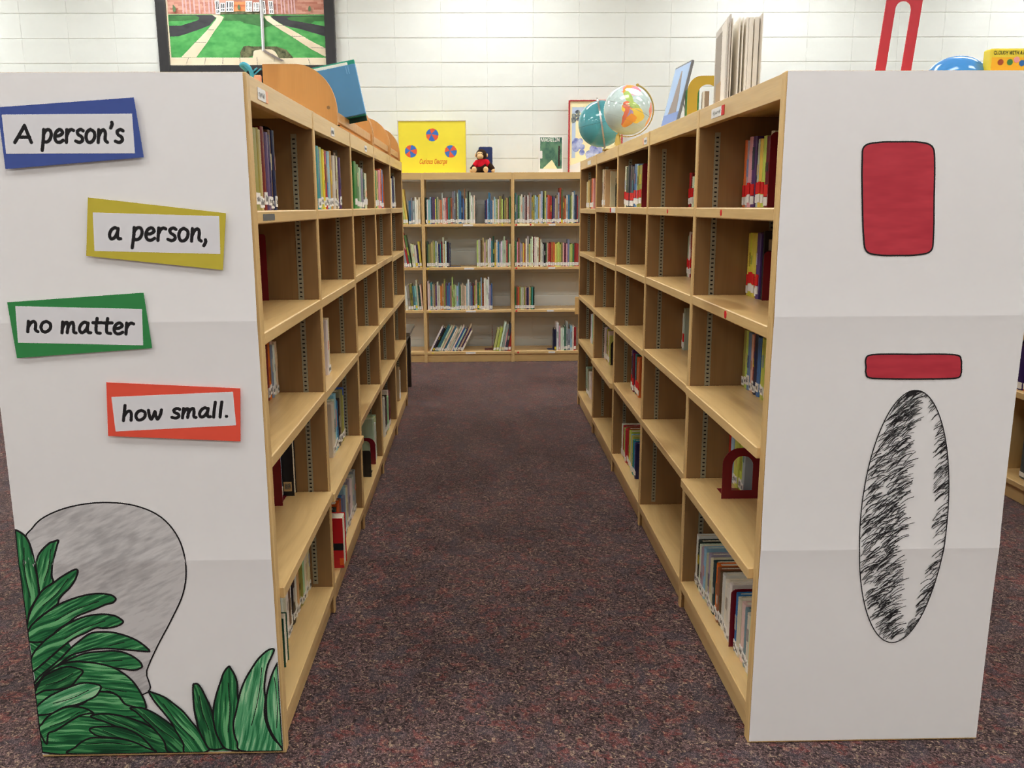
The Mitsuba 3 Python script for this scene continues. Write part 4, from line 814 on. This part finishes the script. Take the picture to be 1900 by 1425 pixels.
def word(text, p0, p1, xh, slant=0.12):
    x, parts = 0.0, []
    for ch in text:
        adv, st = GLYPH[ch]
        for s in st:
            parts.append(np.array([(x + u + slant * v, v) for u, v in (spline(s, 6) if len(s) > 2 else s)]))
        x += adv + 0.10
    lo = min(p[:, 0].min() for p in parts); hi = max(p[:, 0].max() for p in parts)
    (ax, az), (bx_, bz) = p0, p1
    out = []
    for p in parts:
        t = (p[:, 0] - lo) / (hi - lo)
        out.append(LineString(np.stack([ax + t * (bx_ - ax), az + t * (bz - az) + p[:, 1] * xh], 1)).buffer(0.0034, 6))
    return unary_union(out)
CARD_TEXT = {'blue': "blue card reading A person's on a white label, uppermost on the left paper", 'yellow': 'yellow card reading a person, second down on the left paper',
             'green': 'green card reading no matter, third down on the left paper', 'red': 'red card reading how small, lowest on the left paper'}
for c, (outer, inner) in CARDS.items():
    k = thing('word_card', CARD_TEXT[c], 'card', None)
    y = YL - 0.0085
    op = Polygon(outer)
    if c == 'blue': op = op.intersection(sbox(XLO, 0, 0, 2))
    obj('backing', wall_poly(op, y, 0.0006), 'card_' + c, k)
    obj('white_label', wall_poly(Polygon(inner), y - 0.0006, 0.0004), 'card_white', k)
    obj('lettering', wall_poly(unary_union([word(*w) for w in WORDS[c]]), y - 0.001, 0.0002), 'ink', k)

# ---------------------------------------------------------------- pictures on the back wall
pic = thing('framed_picture', 'large black framed school painting with lawn and paths on the back wall', 'picture')
YP = YWALL - 0.02
x0, x1, z0, z1 = -2.441, -1.197, 2.366, 2.935
obj('backing', bx(x0 - 0.01, x1 + 0.01, YP - 0.001, YWALL - 0.002, z0 - 0.01, z1), 'art_concrete', pic)
for b in ((x0 - 0.078, x0 + 0.002, z0 - 0.06, z1), (x1 - 0.002, x1 + 0.078, z0 - 0.06, z1), (x0 + 0.002, x1 - 0.002, z0 - 0.06, z0 + 0.002)):
    obj('frame', cbox(b[0], b[1], YWALL - 0.045, YWALL - 0.002, b[2], b[3], 0.003), 'frame_black', pic)
ACLIP = sbox(x0, z0, x1, z1)
lay = 0
def art(poly, m, name, parent=pic, hh=0.0004):
    global lay
    g = (poly if hasattr(poly, 'area') else Polygon(poly).buffer(0)).intersection(ACLIP)
    if g.is_empty or g.area < 1e-8: return None
    lay += 1
    return obj(name, wall_poly(g, YP - 0.001 - 0.0003 * lay, hh), m, parent)
for name, m, pts in ART: art(pts, 'art_' + m, name)
for p in PILASTERS: art(p, 'art_pink', 'pilaster')
for p in WINDOWS:
    k = art(Polygon(p).buffer(0.008, join_style=2), 'art_white', 'window')
    if k: art(Polygon(p), 'art_window', 'pane', k); a = np.array(p); art(LineString([a[:2].mean(0), a[2:].mean(0)]).buffer(0.003), 'art_white', 'bar', k); art(LineString([(a[0] * 0.3 + a[3] * 0.7), (a[1] * 0.3 + a[2] * 0.7)]).buffer(0.004), 'art_white', 'bar', k)
for p in SHRUBS: art(spline(p, 4, True), 'art_shrub', 'shrub')
art(POLESH, 'art_shadow', 'pole_shadow')
art(POLE, 'art_grey', 'flagpole')
a = np.array(POLE); art(LineString([(a[0] * .7 + a[1] * .3), (a[3] * .7 + a[2] * .3)]).buffer(0.004), 'art_white', 'flagpole_highlight')
for p in JOINTS: art(LineString(p).buffer(0.0018), 'art_shadow', 'paving_joint')

# yellow poster leaning on the back case
yp = thing('framed_poster', 'bright yellow poster with three beach balls standing on the back case', 'poster')
YY = YB + 0.125
px0, px1, pz0, pz1 = -0.625, -0.092, 1.519, 1.920
obj('sheet', bx(px0, px1, YY, YY + 0.006, pz0, pz1), 'print_yellow', yp)
for b in ((px0 - 0.006, px0, pz0, pz1 + 0.006), (px1, px1 + 0.006, pz0, pz1 + 0.006), (px0, px1, pz1, pz1 + 0.006)):
    obj('frame', cbox(b[0], b[1], YY - 0.006, YY + 0.008, b[2], b[3], 0.001), 'frame_silver', yp)
for (bxc, bzc), r in BALLS:
    bk = obj('beach_ball', wall_poly(Point(bxc, bzc).buffer(r, 20), YY, 0.0004), 'print_blue', yp)
    ang0 = bxc * 9
    segs = []
    for q in range(3):
        a0 = ang0 + q * 2 * math.pi / 3
        hub = np.array([bxc - r * 0.15, bzc + r * 0.12])
        pts = [hub] + [np.array([bxc + r * math.cos(t), bzc + r * math.sin(t)]) for t in np.linspace(a0, a0 + 1.0, 10)]
        segs.append(Polygon(pts).buffer(0))
    obj('ball_panel', wall_poly(unary_union(segs), YY - 0.0005, 0.0004), 'print_red', bk)
tm = meshkit.text_mesh('Curious George', 0.036, 0.0005, bold=True)
tm.apply_scale([(cg2[0] - cg[0]) / tm.extents[0], 1, 1]); tm.apply_transform(np.array([[1, 0.18, 0, 0], [0, 1, 0, 0], [0, 0, 1, 0], [0, 0, 0, 1]])); tm.apply_transform(FACE); tm.apply_translation([cg[0], YY, cg[1]])
obj('lettering', tm, 'print_rust', yp)

# dark green book standing on the back case
gk = thing('book', 'dark green picture book titled MADELIN standing on the back case', 'book')
gx0, gx1, gz0, gz1 = 0.492, 0.684, 1.519, 1.800
obj('cover', cbox(gx0, gx1, 7.268, 7.276, gz0, gz1, 0.001), 'label_white', gk)
obj('cover_print', bx(gx0 + 0.010, gx1 - 0.008, 7.2672, 7.268, gz0 + 0.03, gz1 - 0.008), 'print_green', gk)
obj('trunk', bx(gx1 - 0.036, gx1 - 0.024, 7.2664, 7.2672, gz0 + 0.05, gz1 - 0.075), 'print_trunk', gk)
obj('path', wall_poly(Polygon([(gx0 + 0.03, gz0 + 0.03), (gx1 - 0.045, gz0 + 0.03), (gx0 + 0.105, gz0 + 0.10)]), 7.2668, 0.0004), 'print_cream', gk)
obj('call_label', bx(gx0 + 0.004, gx0 + 0.028, 7.2662, 7.2668, gz0 + 0.11, gz0 + 0.17), 'label_white', gk)
tm = meshkit.text_mesh('MADELIN', 0.029, 0.0012, bold=True); tm.apply_scale([0.148 / tm.extents[0], 1, 1]); tm.apply_transform(FACE); tm.apply_translation([gx0 + 0.014, 7.267, gz1 - 0.040])
obj('lettering', tm, 'label_white', gk)

# red framed poster at the right
rp = thing('framed_poster', 'pale blue and cream poster in a thin red frame behind the globes', 'poster')
rx0, rx1, rz0, rz1 = 0.750, 1.176, 1.519, 2.083
YQ = YWALL - 0.05
obj('sheet', bx(rx0, rx1, YQ, YQ + 0.02, rz0, rz1), 'print_cream', rp)
for b in ((rx0 - 0.008, rx0 + 0.003, rz0, rz1 + 0.008), (rx1 - 0.003, rx1 + 0.008, rz0, rz1 + 0.008), (rx0, rx1, rz1, rz1 + 0.010)):
    obj('frame', cbox(b[0], b[1], YQ - 0.012, YQ + 0.022, b[2], b[3], 0.002), 'frame_red', rp)
obj('pale_band', bx(rx0 + 0.02, rx1 - 0.02, YQ - 0.0006, YQ, rz0 + 0.12, rz1 - 0.045), 'print_pale_blue', rp)
obj('cream_panel', bx(rx0 + 0.05, rx1 - 0.05, YQ - 0.0012, YQ - 0.0006, rz0 + 0.05, rz1 - 0.09), 'print_cream', rp)
for cx, cz, rx_, rz_, m in ((0.80, 1.965, 0.035, 0.055, 'print_slate'), (0.83, 1.73, 0.055, 0.075, 'print_lilac'), (0.96, 1.66, 0.07, 0.09, 'print_lilac'), (1.02, 1.95, 0.06, 0.05, 'print_slate')):
    rr_ = random.Random(int(cx * 100)); bl = unary_union([Point(cx + rr_.uniform(-1, 1) * rx_ * 0.7, cz + rr_.uniform(-1, 1) * rz_ * 0.7).buffer(rx_ * 0.42) for _ in range(14)])
    obj('blotch', wall_poly(bl, YQ - 0.0012, 0.0005), m, rp)
obj('white_corner', wall_poly(Polygon([(rx0 + 0.006, rz0), (rx0 + 0.16, rz0), (rx0 + 0.16, rz0 + 0.10), (rx0 + 0.08, rz0 + 0.085), (rx0 + 0.006, rz0 + 0.06)]), YQ - 0.0016, 0.0004), 'label_white', rp)

# plush monkey on the back case
pk = thing('plush_monkey', 'small brown plush monkey in a red shirt sitting on the back case', 'toy')
px, py, pz = 0.036, 7.26, 1.518
def manifold_body(chains, refine=0.006, rounds=6):
    import manifold3d as m3
    tot = None
    for a, ra, b, rb in chains:
        s = m3.Manifold.batch_hull([m3.Manifold.sphere(ra, 24).translate(list(a)), m3.Manifold.sphere(rb, 24).translate(list(b))])
        tot = s if tot is None else tot + s
    tot = tot.refine_to_length(refine)
    mm = tot.to_mesh()
    m = trimesh.Trimesh(mm.vert_properties[:, :3], mm.tri_verts)
    return trimesh.smoothing.filter_taubin(m, iterations=rounds)
def P(x, y, z): return (px + x, py + y, pz + z)
body = manifold_body([(P(0.005, 0, 0.042), 0.042, P(0.0, 0.0, 0.085), 0.032), (P(-0.035, -0.005, 0.08), 0.020, P(-0.078, -0.02, 0.035), 0.017), (P(0.035, -0.005, 0.085), 0.024, P(0.082, -0.015, 0.035), 0.020),
                      (P(-0.02, -0.01, 0.025), 0.024, P(-0.060, -0.055, 0.020), 0.018), (P(0.02, -0.01, 0.025), 0.024, P(0.028, -0.055, 0.022), 0.019), (P(0, 0, 0.10), 0.028, P(-0.004, 0.002, 0.142), 0.044)])
obj('body', body, 'plush_brown', pk, smooth=True)
obj('shirt', manifold_body([(P(-0.003, -0.003, 0.062), 0.0385, P(0.0, -0.002, 0.088), 0.0345), (P(-0.036, -0.006, 0.080), 0.0235, P(-0.052, -0.012, 0.062), 0.0225), (P(0.034, -0.006, 0.083), 0.026, P(0.045, -0.010, 0.07), 0.0245)]), 'plush_red', pk, smooth=True)
obj('muzzle', ell(P(-0.014, -0.036, 0.126), (0.026, 0.020, 0.021)), 'plush_tan', pk, smooth=True)
obj('face', ell(P(-0.012, -0.026, 0.148), (0.029, 0.018, 0.017)), 'plush_tan', pk, smooth=True)
for s in (-1, 1):
    obj('ear', ell(P(-0.004 + s * 0.044, 0.0, 0.138), (0.008, 0.012, 0.015), 2), 'plush_tan', pk, smooth=True)
    obj('eye', ell(P(-0.013 + s * 0.011, -0.0435, 0.150), 0.0034, 2), 'ink', pk, smooth=True)
    obj('foot', ell(P(-0.016 + s * 0.046, -0.070, 0.024), (0.020, 0.015, 0.024)), 'plush_tan', pk, smooth=True)
    obj('hand', ell(P(s * 0.088 + (0 if s > 0 else 0.004), -0.022, 0.018), (0.015, 0.014, 0.017)), 'plush_tan', pk, smooth=True)

# ---------------------------------------------------------------- globes on the right row
def globe_fn(c, r, tilt, sea, turn, lands):
    ca, sa = math.cos(tilt), math.sin(tilt)
    def f(p, n, uv):
        x, y, z = (p.x - c[0]) / r, (p.y - c[1]) / r, (p.z - c[2]) / r
        gx, gz = x * ca - z * sa, x * sa + z * ca
        lat = dr.asin(dr.clip(gz, -1, 1)) * 57.29578
        lon = dr.atan2(gx, -y) * 57.29578 + turn
        lon = lon - 360 * dr.floor((lon + 180) / 360)
        w = 9 * (noise(gx * 5 + 3, y * 5, gz * 5) - 0.5) + 6 * (noise(gx * 14 + 3, y * 14, gz * 14) - 0.5)
        col = mix(sea, tuple(0.85 * s for s in sea), fbm(gx * 3, y * 3, gz * 3, 2))
        for la, lo, a, b, sk, cc in lands:
            dy = lat - la; dx = lon - lo - sk * dy
            e = dr.sqrt(dr.square(dx / (1.35 * a)) + dr.square(dy / (1.2 * b))) + w * 0.035
            col = mix(col, cc, 1 - smoothstep(0.96, 1.04, e))
        for k in (-60, -30, 0, 30, 60):
            col = mix(col, tuple(0.45 * s for s in sea), (1 - smoothstep(0.25, 0.9, dr.abs(lat - k))) * (0.75 if k == 0 else 0.18))
        return col
    return f
ORANGE, GOLD, PINK, GREEN_, RED_, PURPLE_, WHITE_ = (0.85, 0.36, 0.07), (0.86, 0.62, 0.10), (0.80, 0.30, 0.42), (0.40, 0.55, 0.16), (0.72, 0.20, 0.12), (0.42, 0.30, 0.48), (0.85, 0.86, 0.84)
AMERICA = [(55, -30, 26, 24, 0.1, PINK), (64, -62, 26, 7, 0, ORANGE), (45, -45, 10, 18, -0.3, ORANGE), (42, -20, 22, 9, 0, WHITE_), (22, -30, 9, 11, -0.7, GREEN_), (-4, -8, 20, 12, 0, GOLD), (2, -22, 10, 8, 0, RED_), (6, -8, 12, 6, 0, GREEN_),
           (-14, 2, 19, 15, 0.2, GOLD), (-18, -12, 8, 12, 0, PURPLE_), (-32, -6, 10, 18, 0.35, ORANGE), (-22, -20, 4, 22, 0.0, RED_), (18, 58, 14, 16, 0, RED_), (-4, 64, 12, 16, 0, ORANGE), (75, 10, 24, 8, 0, WHITE_)]
def globe(label, c, r, tilt_deg, sea, turn, ring_m, arm_dir, half=0.0085):
    k = thing('globe', label, 'globe')
    key = 'globe_map_' + str(len([x for x in scene if x.startswith('globe_map')]))
    mat(key, proc(globe_fn(c, r, math.radians(tilt_deg), sea, turn, AMERICA)), 0.07, 0.6)
    s = trimesh.creation.icosphere(subdivisions=5, radius=r); s.apply_translation(c)
    obj('sphere', s, key, k, smooth=True)
    t = math.radians(tilt_deg)
    ax = np.array([math.sin(t), 0, math.cos(t)]); pe = np.array(arm_dir, float); pe -= ax * (pe @ ax); pe /= np.linalg.norm(pe)
    ths = np.linspace(-0.06, math.pi + 0.06, 40)
    path = np.array([np.array(c) + r * 1.075 * (math.cos(a) * ax + math.sin(a) * pe) for a in ths])
    nrm = np.cross(ax, pe)
    v, f = [], []
    for i, p_ in enumerate(path):
        rad = (p_ - np.array(c)); rad /= np.linalg.norm(rad)
        for a_, b_ in ((-half, -0.002), (half, -0.002), (half, 0.002), (-half, 0.002)): v.append(p_ + nrm * a_ + rad * b_)
    for i in range(len(path) - 1):
        for q in range(4):
            a_, b_ = i * 4 + q, i * 4 + (q + 1) % 4
            f += [[a_, b_, b_ + 4], [a_, b_ + 4, a_ + 4]]
    e = (len(path) - 1) * 4; f += [[0, 2, 1], [0, 3, 2], [e, e + 1, e + 2], [e, e + 2, e + 3]]
    am = trimesh.Trimesh(v, f, process=False); am.fix_normals()
    obj('meridian_arm', am, ring_m, k)
    for sg in (1, -1): obj('pin', tube([np.array(c) + sg * ax * r * 0.985, np.array(c) + sg * ax * r * 1.13], 0.005, 10), ring_m, k)
    b = np.array(c) - ax * r * 1.075 + pe * 0.0
    zb = H
    obj('base', moved(lathe([(0.0, 0.0), (0.075, 0.0), (0.076, 0.006), (0.05, 0.016), (0.018, 0.028), (0.010, max(0.03, b[2] - zb)), (0.0, max(0.03, b[2] - zb))]), (b[0], b[1], zb)), ring_m, k, smooth=35)
globe('pale blue globe with the Americas and gold arm on the right row', (0.742, 4.505, 1.716), 0.1175, 21, (0.56, 0.70, 0.69), -12, 'gold_metal', (1, 0.0, 0))
globe('turquoise globe with a steel arm behind the pale globe', (0.72, 5.312, 1.722), 0.131, -10, (0.10, 0.40, 0.46), 170, 'steel', (-0.12, -1, 0), 0.005)

# things on the right row
bk = thing('book', 'thick upright book with fanned pale pages on top of the right row', 'book')
def on_right(m): return moved(m, (0.729, 2.52, H), rz=-7)
Hb = 0.236
cv = on_right(cat(cbox(-0.0435, -0.040, -0.02, 0.25, 0, Hb, 0.0008)))
obj('front_cover', cv, 'print_colour', bk, color=colourful(cv, srgb(196, 190, 182)))
m = on_right(bx(-0.0442, -0.0434, -0.012, 0.235, 0.02, Hb - 0.02)); obj('cover_print', m, 'print_colour', bk, color=colourful(m, srgb(150, 140, 128)))
m = on_right(bx(-0.0446, -0.0441, 0.03, 0.20, 0.02, Hb * 0.34)); obj('cover_print', m, 'print_colour', bk, color=colourful(m, srgb(168, 140, 104)))
cv = on_right(cbox(0.040, 0.0435, -0.02, 0.25, 0, Hb, 0.0008)); obj('back_cover', cv, 'print_colour', bk, color=colourful(cv, srgb(206, 200, 190)))
cv = on_right(cbox(-0.0435, 0.0435, 0.25, 0.254, 0, Hb, 0.0008)); obj('spine', cv, 'print_colour', bk, color=colourful(cv, srgb(190, 184, 174)))
for i, (u, wd, ln) in enumerate(((-0.036, 0.006, 2.2), (-0.027, 0.003, 1.4), (-0.012, 0.004, 0.6), (-0.004, 0.003, 0.3), (0.006, 0.006, 0.0), (0.016, 0.012, 0.0), (0.030, 0.012, -0.3))):
    q = bx(u - wd / 2, u + wd / 2, 0.0, 0.248, 0.003, Hb - 0.006); q.vertices[:, 0] += (0.248 - q.vertices[:, 1]) * math.radians(-ln)
    obj('leaves', on_right(q), 'leaf_paper', bk)
eb = thing('book', 'blue and grey picture book propped on a stand on the right row', 'book')
def on_easel(m): return moved(moved(m, rx=-13), (0.735, 3.52, H + 0.004), rz=-86)
m = on_easel(cbox(-0.105, 0.105, -0.004, 0.006, 0.012, 0.262, 0.001)); obj('cover', m, 'print_colour', eb, color=colourful(m, srgb(120, 124, 130)))
m = on_easel(bx(-0.10, 0.10, -0.0048, -0.004, 0.02, 0.255)); obj('cover_print', m, 'print_colour', eb, color=colourful(m, srgb(160, 188, 222)))
m = on_easel(cat(ext(Polygon([(-0.03, 0.02), (0.05, 0.02), (0.045, 0.12), (0.012, 0.23), (0.002, 0.23), (-0.02, 0.12)]), 0.0006))); 
m = ext(Polygon([(-0.05, 0.06), (0.07, 0.05), (0.055, 0.13), (0.012, 0.235), (0.002, 0.235), (-0.02, 0.13)]), 0.0006); m.apply_transform(FACE); m.apply_translation([0, -0.0048, 0]); m = on_easel(m); obj('cover_print', m, 'print_colour', eb, color=colourful(m, srgb(140, 130, 126)))
m = on_easel(bx(-0.10, 0.10, -0.0056, -0.0048, 0.02, 0.075)); obj('cover_print', m, 'print_colour', eb, color=colourful(m, srgb(120, 145, 200)))
es = thing('book_stand', 'small dark wire stand holding the blue picture book on the right row', 'book stand')
def easel_pts(p): return moved(trimesh.Trimesh(p, [[0, 0, 0]], process=False), (0.735, 3.52, H), rz=-86).vertices
for sx in (-0.05, 0.05):
    obj('leg', tube(easel_pts([(sx, 0.0, 0.004), (sx, 0.02, 0.012), (sx, 0.056, 0.19)]), 0.0025, 8), 'wire', es)
    obj('prop', tube(easel_pts([(sx, 0.056, 0.17), (sx, 0.12, 0.004)]), 0.0025, 8), 'wire', es)
obj('ledge', tube(easel_pts([(-0.06, -0.02, 0.006), (0.06, -0.02, 0.006)]), 0.003, 8), 'wire', es)
slab_book('bright green book standing behind the picture book on the right row', 0.782, 0.830, 3.40, 3.47, H, 1.675, 'green', rz=-10)
slab_book('slim brown and white book beside the green book on the right row', 0.838, 0.862, 3.38, 3.44, H, 1.668, 'taupe', rz=-10, title=[(0.0, 0.3, 0.0, 1.0, 'white')])
dm = thing('glossy_dome', 'glossy blue dome on top of the right row behind the panel', 'bowl')
prof = [(0.064 * math.cos(a), 0.05 * math.sin(a)) for a in np.linspace(0, math.pi / 2 - 0.001, 14)] + [(0.0, 0.05)]
obj('shell', moved(lathe([(0.0, 0.0)] + prof, 40), (1.058, 2.02, H)), 'dome_blue', dm, smooth=40)
obj('rim', moved(lathe([(0.058, 0.0), (0.0655, 0.0), (0.0655, 0.006), (0.058, 0.006), (0.058, 0.0)], 40), (1.058, 2.02, H)), 'label_white', dm, smooth=40)
yb_ = thing('book', 'bright yellow book titled CLOUDY WITH A CHANCE OF on the right row', 'book')
ybx0, ybx1, ybz = 1.088, 1.235, 1.578
obj('cover', cbox(ybx0, ybx1, 1.945, 1.975, H, ybz, 0.003), 'label_yellow', yb_)
m = bx(ybx0 + 0.003, ybx1 - 0.003, 1.9442, 1.945, H + 0.003, H + 0.036); obj('cover_print', m, 'print_colour', yb_, color=colourful(m, srgb(238, 178, 40)))
tm = meshkit.text_mesh('CLOUDY WITH A CHANCE OF', 0.0070, 0.0004, bold=True); tm.apply_scale([0.106 / tm.extents[0], 1, 1]); tm.apply_transform(FACE); tm.apply_translation([ybx0 + 0.006, 1.945, ybz - 0.0125])
obj('lettering', tm, 'ink', yb_)
for i, (dx, dz, c) in enumerate(((0.022, 0.026, 'rust'), (0.042, 0.026, 'green'), (0.056, 0.031, 'pink'), (0.068, 0.024, 'blue'), (0.088, 0.027, 'orange'), (0.105, 0.028, 'purple'))):
    m = wall_poly(Point(ybx0 + dx, H + dz).buffer(0.0062, 10), 1.9442, 0.0005); obj('spot', m, 'print_colour', yb_, color=colourful(m, srgb(*PAL[c])))

# ---------------------------------------------------------------- things on the left row
def rack(label, y0, y1):
    k = thing('book_rack', label, 'book rack')
    xa, xb = -0.700, -0.462
    pts = [(xa, H), (xb, H), (xb, H + 0.04)] + [(xb - 0.132 * (1 - math.cos(a)), H + 0.04 + 0.152 * math.sin(a)) for a in np.linspace(0.05, math.pi / 2, 14)] + [(xa, H + 0.192)]
    for y in (y0 + 0.018, y1):
        m = wall_poly(Polygon(pts), y, 0.018)
        e = obj('end_board', m, 'wood_pine', k)
        if y < y1:
            for (dx, dz) in ((0.018, 0.055), (0.185, 0.055)):
                c = trimesh.creation.cylinder(0.0055, 0.001, sections=16); c.apply_transform(trimesh.transformations.rotation_matrix(math.pi / 2, [1, 0, 0])); c.apply_translation([xa + 0.025 + dx, y0 - 0.0004, H + dz])
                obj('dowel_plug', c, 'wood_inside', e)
    obj('front_slat', cbox(xb - 0.022, xb - 0.008, y0 + 0.0185, y1 - 0.0185, H + 0.014, H + 0.048, 0.002), 'wood_pine', k)
    obj('base_slat', cbox(xb - 0.14, xb - 0.03, y0 + 0.0185, y1 - 0.0185, H + 0.004, H + 0.016, 0.002), 'wood_pine', k)
    obj('back_slat', cbox(xa + 0.004, xa + 0.018, y0 + 0.0185, y1 - 0.0185, H + 0.05, H + 0.15, 0.002), 'wood_pine', k)
rack('nearest orange wooden book rack with rounded ends on the left row', 3.045, 4.06)
rack('second orange wooden book rack along the left row', 4.082, 4.84)
rack('farthest orange wooden book rack on the left row', 4.862, 5.44)
def folder(label, name, x, y, z, w, h, t, rot, col, tabs=False):
    k = thing(name, label, 'folder')
    def Pm(m): return moved(m, (x, y, z), ry=rot)
    c = Pm(cat(cbox(-w, 0, -t / 2, -t / 2 + 0.002, 0, h, 0.0006), cbox(-w, 0, t / 2 - 0.002, t / 2, 0, h, 0.0006), cbox(-0.002, 0, -t / 2, t / 2, 0, h, 0.0006)))
    obj('cover', c, 'print_colour', k, color=colourful(c, srgb(*col)))
    obj('papers', Pm(bx(-w + 0.002, -0.003, -t / 2 + 0.002, t / 2 - 0.002, 0.003, h - 0.004)), 'label_white', k)
    if tabs:
        for dx in (0.02, 0.028):
            m = Pm(bx(-0.004 - dx - 0.003, -0.004 - dx, -t / 2 - 0.0006, -t / 2, h - 0.03, h - 0.004)); obj('elastic', m, 'print_colour', k, color=colourful(m, srgb(120, 180, 220)))
folder('blue plastic folder leaning out of the nearest wooden rack', 'folder', -0.398, 3.30, 1.585, 0.20, 0.172, 0.022, -11, (88, 152, 200), True)
folder('stack of white papers behind the blue folder in the rack', 'folder', -0.428, 3.33, 1.582, 0.185, 0.185, 0.014, -11, (240, 238, 220))
folder('green folder behind the white papers in the wooden rack', 'folder', -0.404, 3.36, 1.585, 0.20, 0.196, 0.018, -11, (40, 150, 125))
folder('dark green folder lowest under the blue folder in the rack', 'folder', -0.405, 3.39, 1.57, 0.18, 0.17, 0.014, -11, (22, 66, 56))
bag = thing('lunch_bag', 'black bag with teal trim standing behind the nearest wooden rack', 'bag')
obj('body', cbox(-0.762, -0.707, 3.07, 3.30, H, 1.708, 0.008), 'bag_black', bag, smooth=35)
obj('peach_pocket', cbox(-0.742, -0.709, 3.058, 3.0695, H + 0.02, 1.684, 0.003), 'peach_plastic', bag)
obj('handle', tube(spline([(-0.757, 3.075, 1.700), (-0.771, 3.06, 1.714), (-0.760, 3.055, 1.717), (-0.747, 3.055, 1.708), (-0.739, 3.058, 1.690), (-0.738, 3.062, 1.676)], 8), 0.0068, 12), 'teal_plastic', bag, smooth=True)
for p_, q_ in (((-0.743, 1.690), (-0.722, 1.7075)), ((-0.735, 1.684), (-0.709, 1.705))):
    obj('trim', tube([(p_[0], 3.068, p_[1]), (q_[0], 3.068, q_[1])], 0.0026, 8), 'teal_plastic', bag)

# ---------------------------------------------------------------- low dark table and small chair beyond the rows
tb = thing('low_table', 'low dark wooden table beyond the far end of the left row', 'table')
obj('table_top', cbox(-1.25, -0.458, 5.80, 6.24, 0.415, 0.44, 0.003), 'table_top', tb)
obj('apron', cbox(-1.20, -0.49, 5.84, 6.20, 0.36, 0.4145, 0.003), 'wood_dark', tb)
for x in (-1.19, -0.53):
    for y in (5.84, 6.155):
        obj('leg', cbox(x, x + 0.045, y, y + 0.045, 0.0, 0.3595, 0.003), 'wood_dark', tb)
ch = thing('small_chair', 'small pale wooden chair half hidden beyond the far end of the right row', 'chair')
def C(m): return moved(m, (0.905, 6.35, 0), rz=0)
obj('seat', C(cbox(-0.17, 0.17, -0.16, 0.16, 0.335, 0.355, 0.004)), 'wood_cross', ch)
for x in (-0.15, 0.13):
    obj('leg', C(cbox(x, x + 0.025, -0.15, -0.125, 0, 0.3345, 0.003)), 'wood_vertical', ch)
    obj('back_leg', C(cbox(x, x + 0.025, 0.13, 0.155, 0, 0.3345, 0.003)), 'wood_vertical', ch)
    obj('back_post', C(cbox(x, x + 0.025, 0.13, 0.155, 0.3555, 0.62, 0.003)), 'wood_vertical', ch)
obj('backrest', C(cbox(-0.196, 0.196, 0.122, 0.1295, 0.47, 0.60, 0.003)), 'wood_cross', ch)
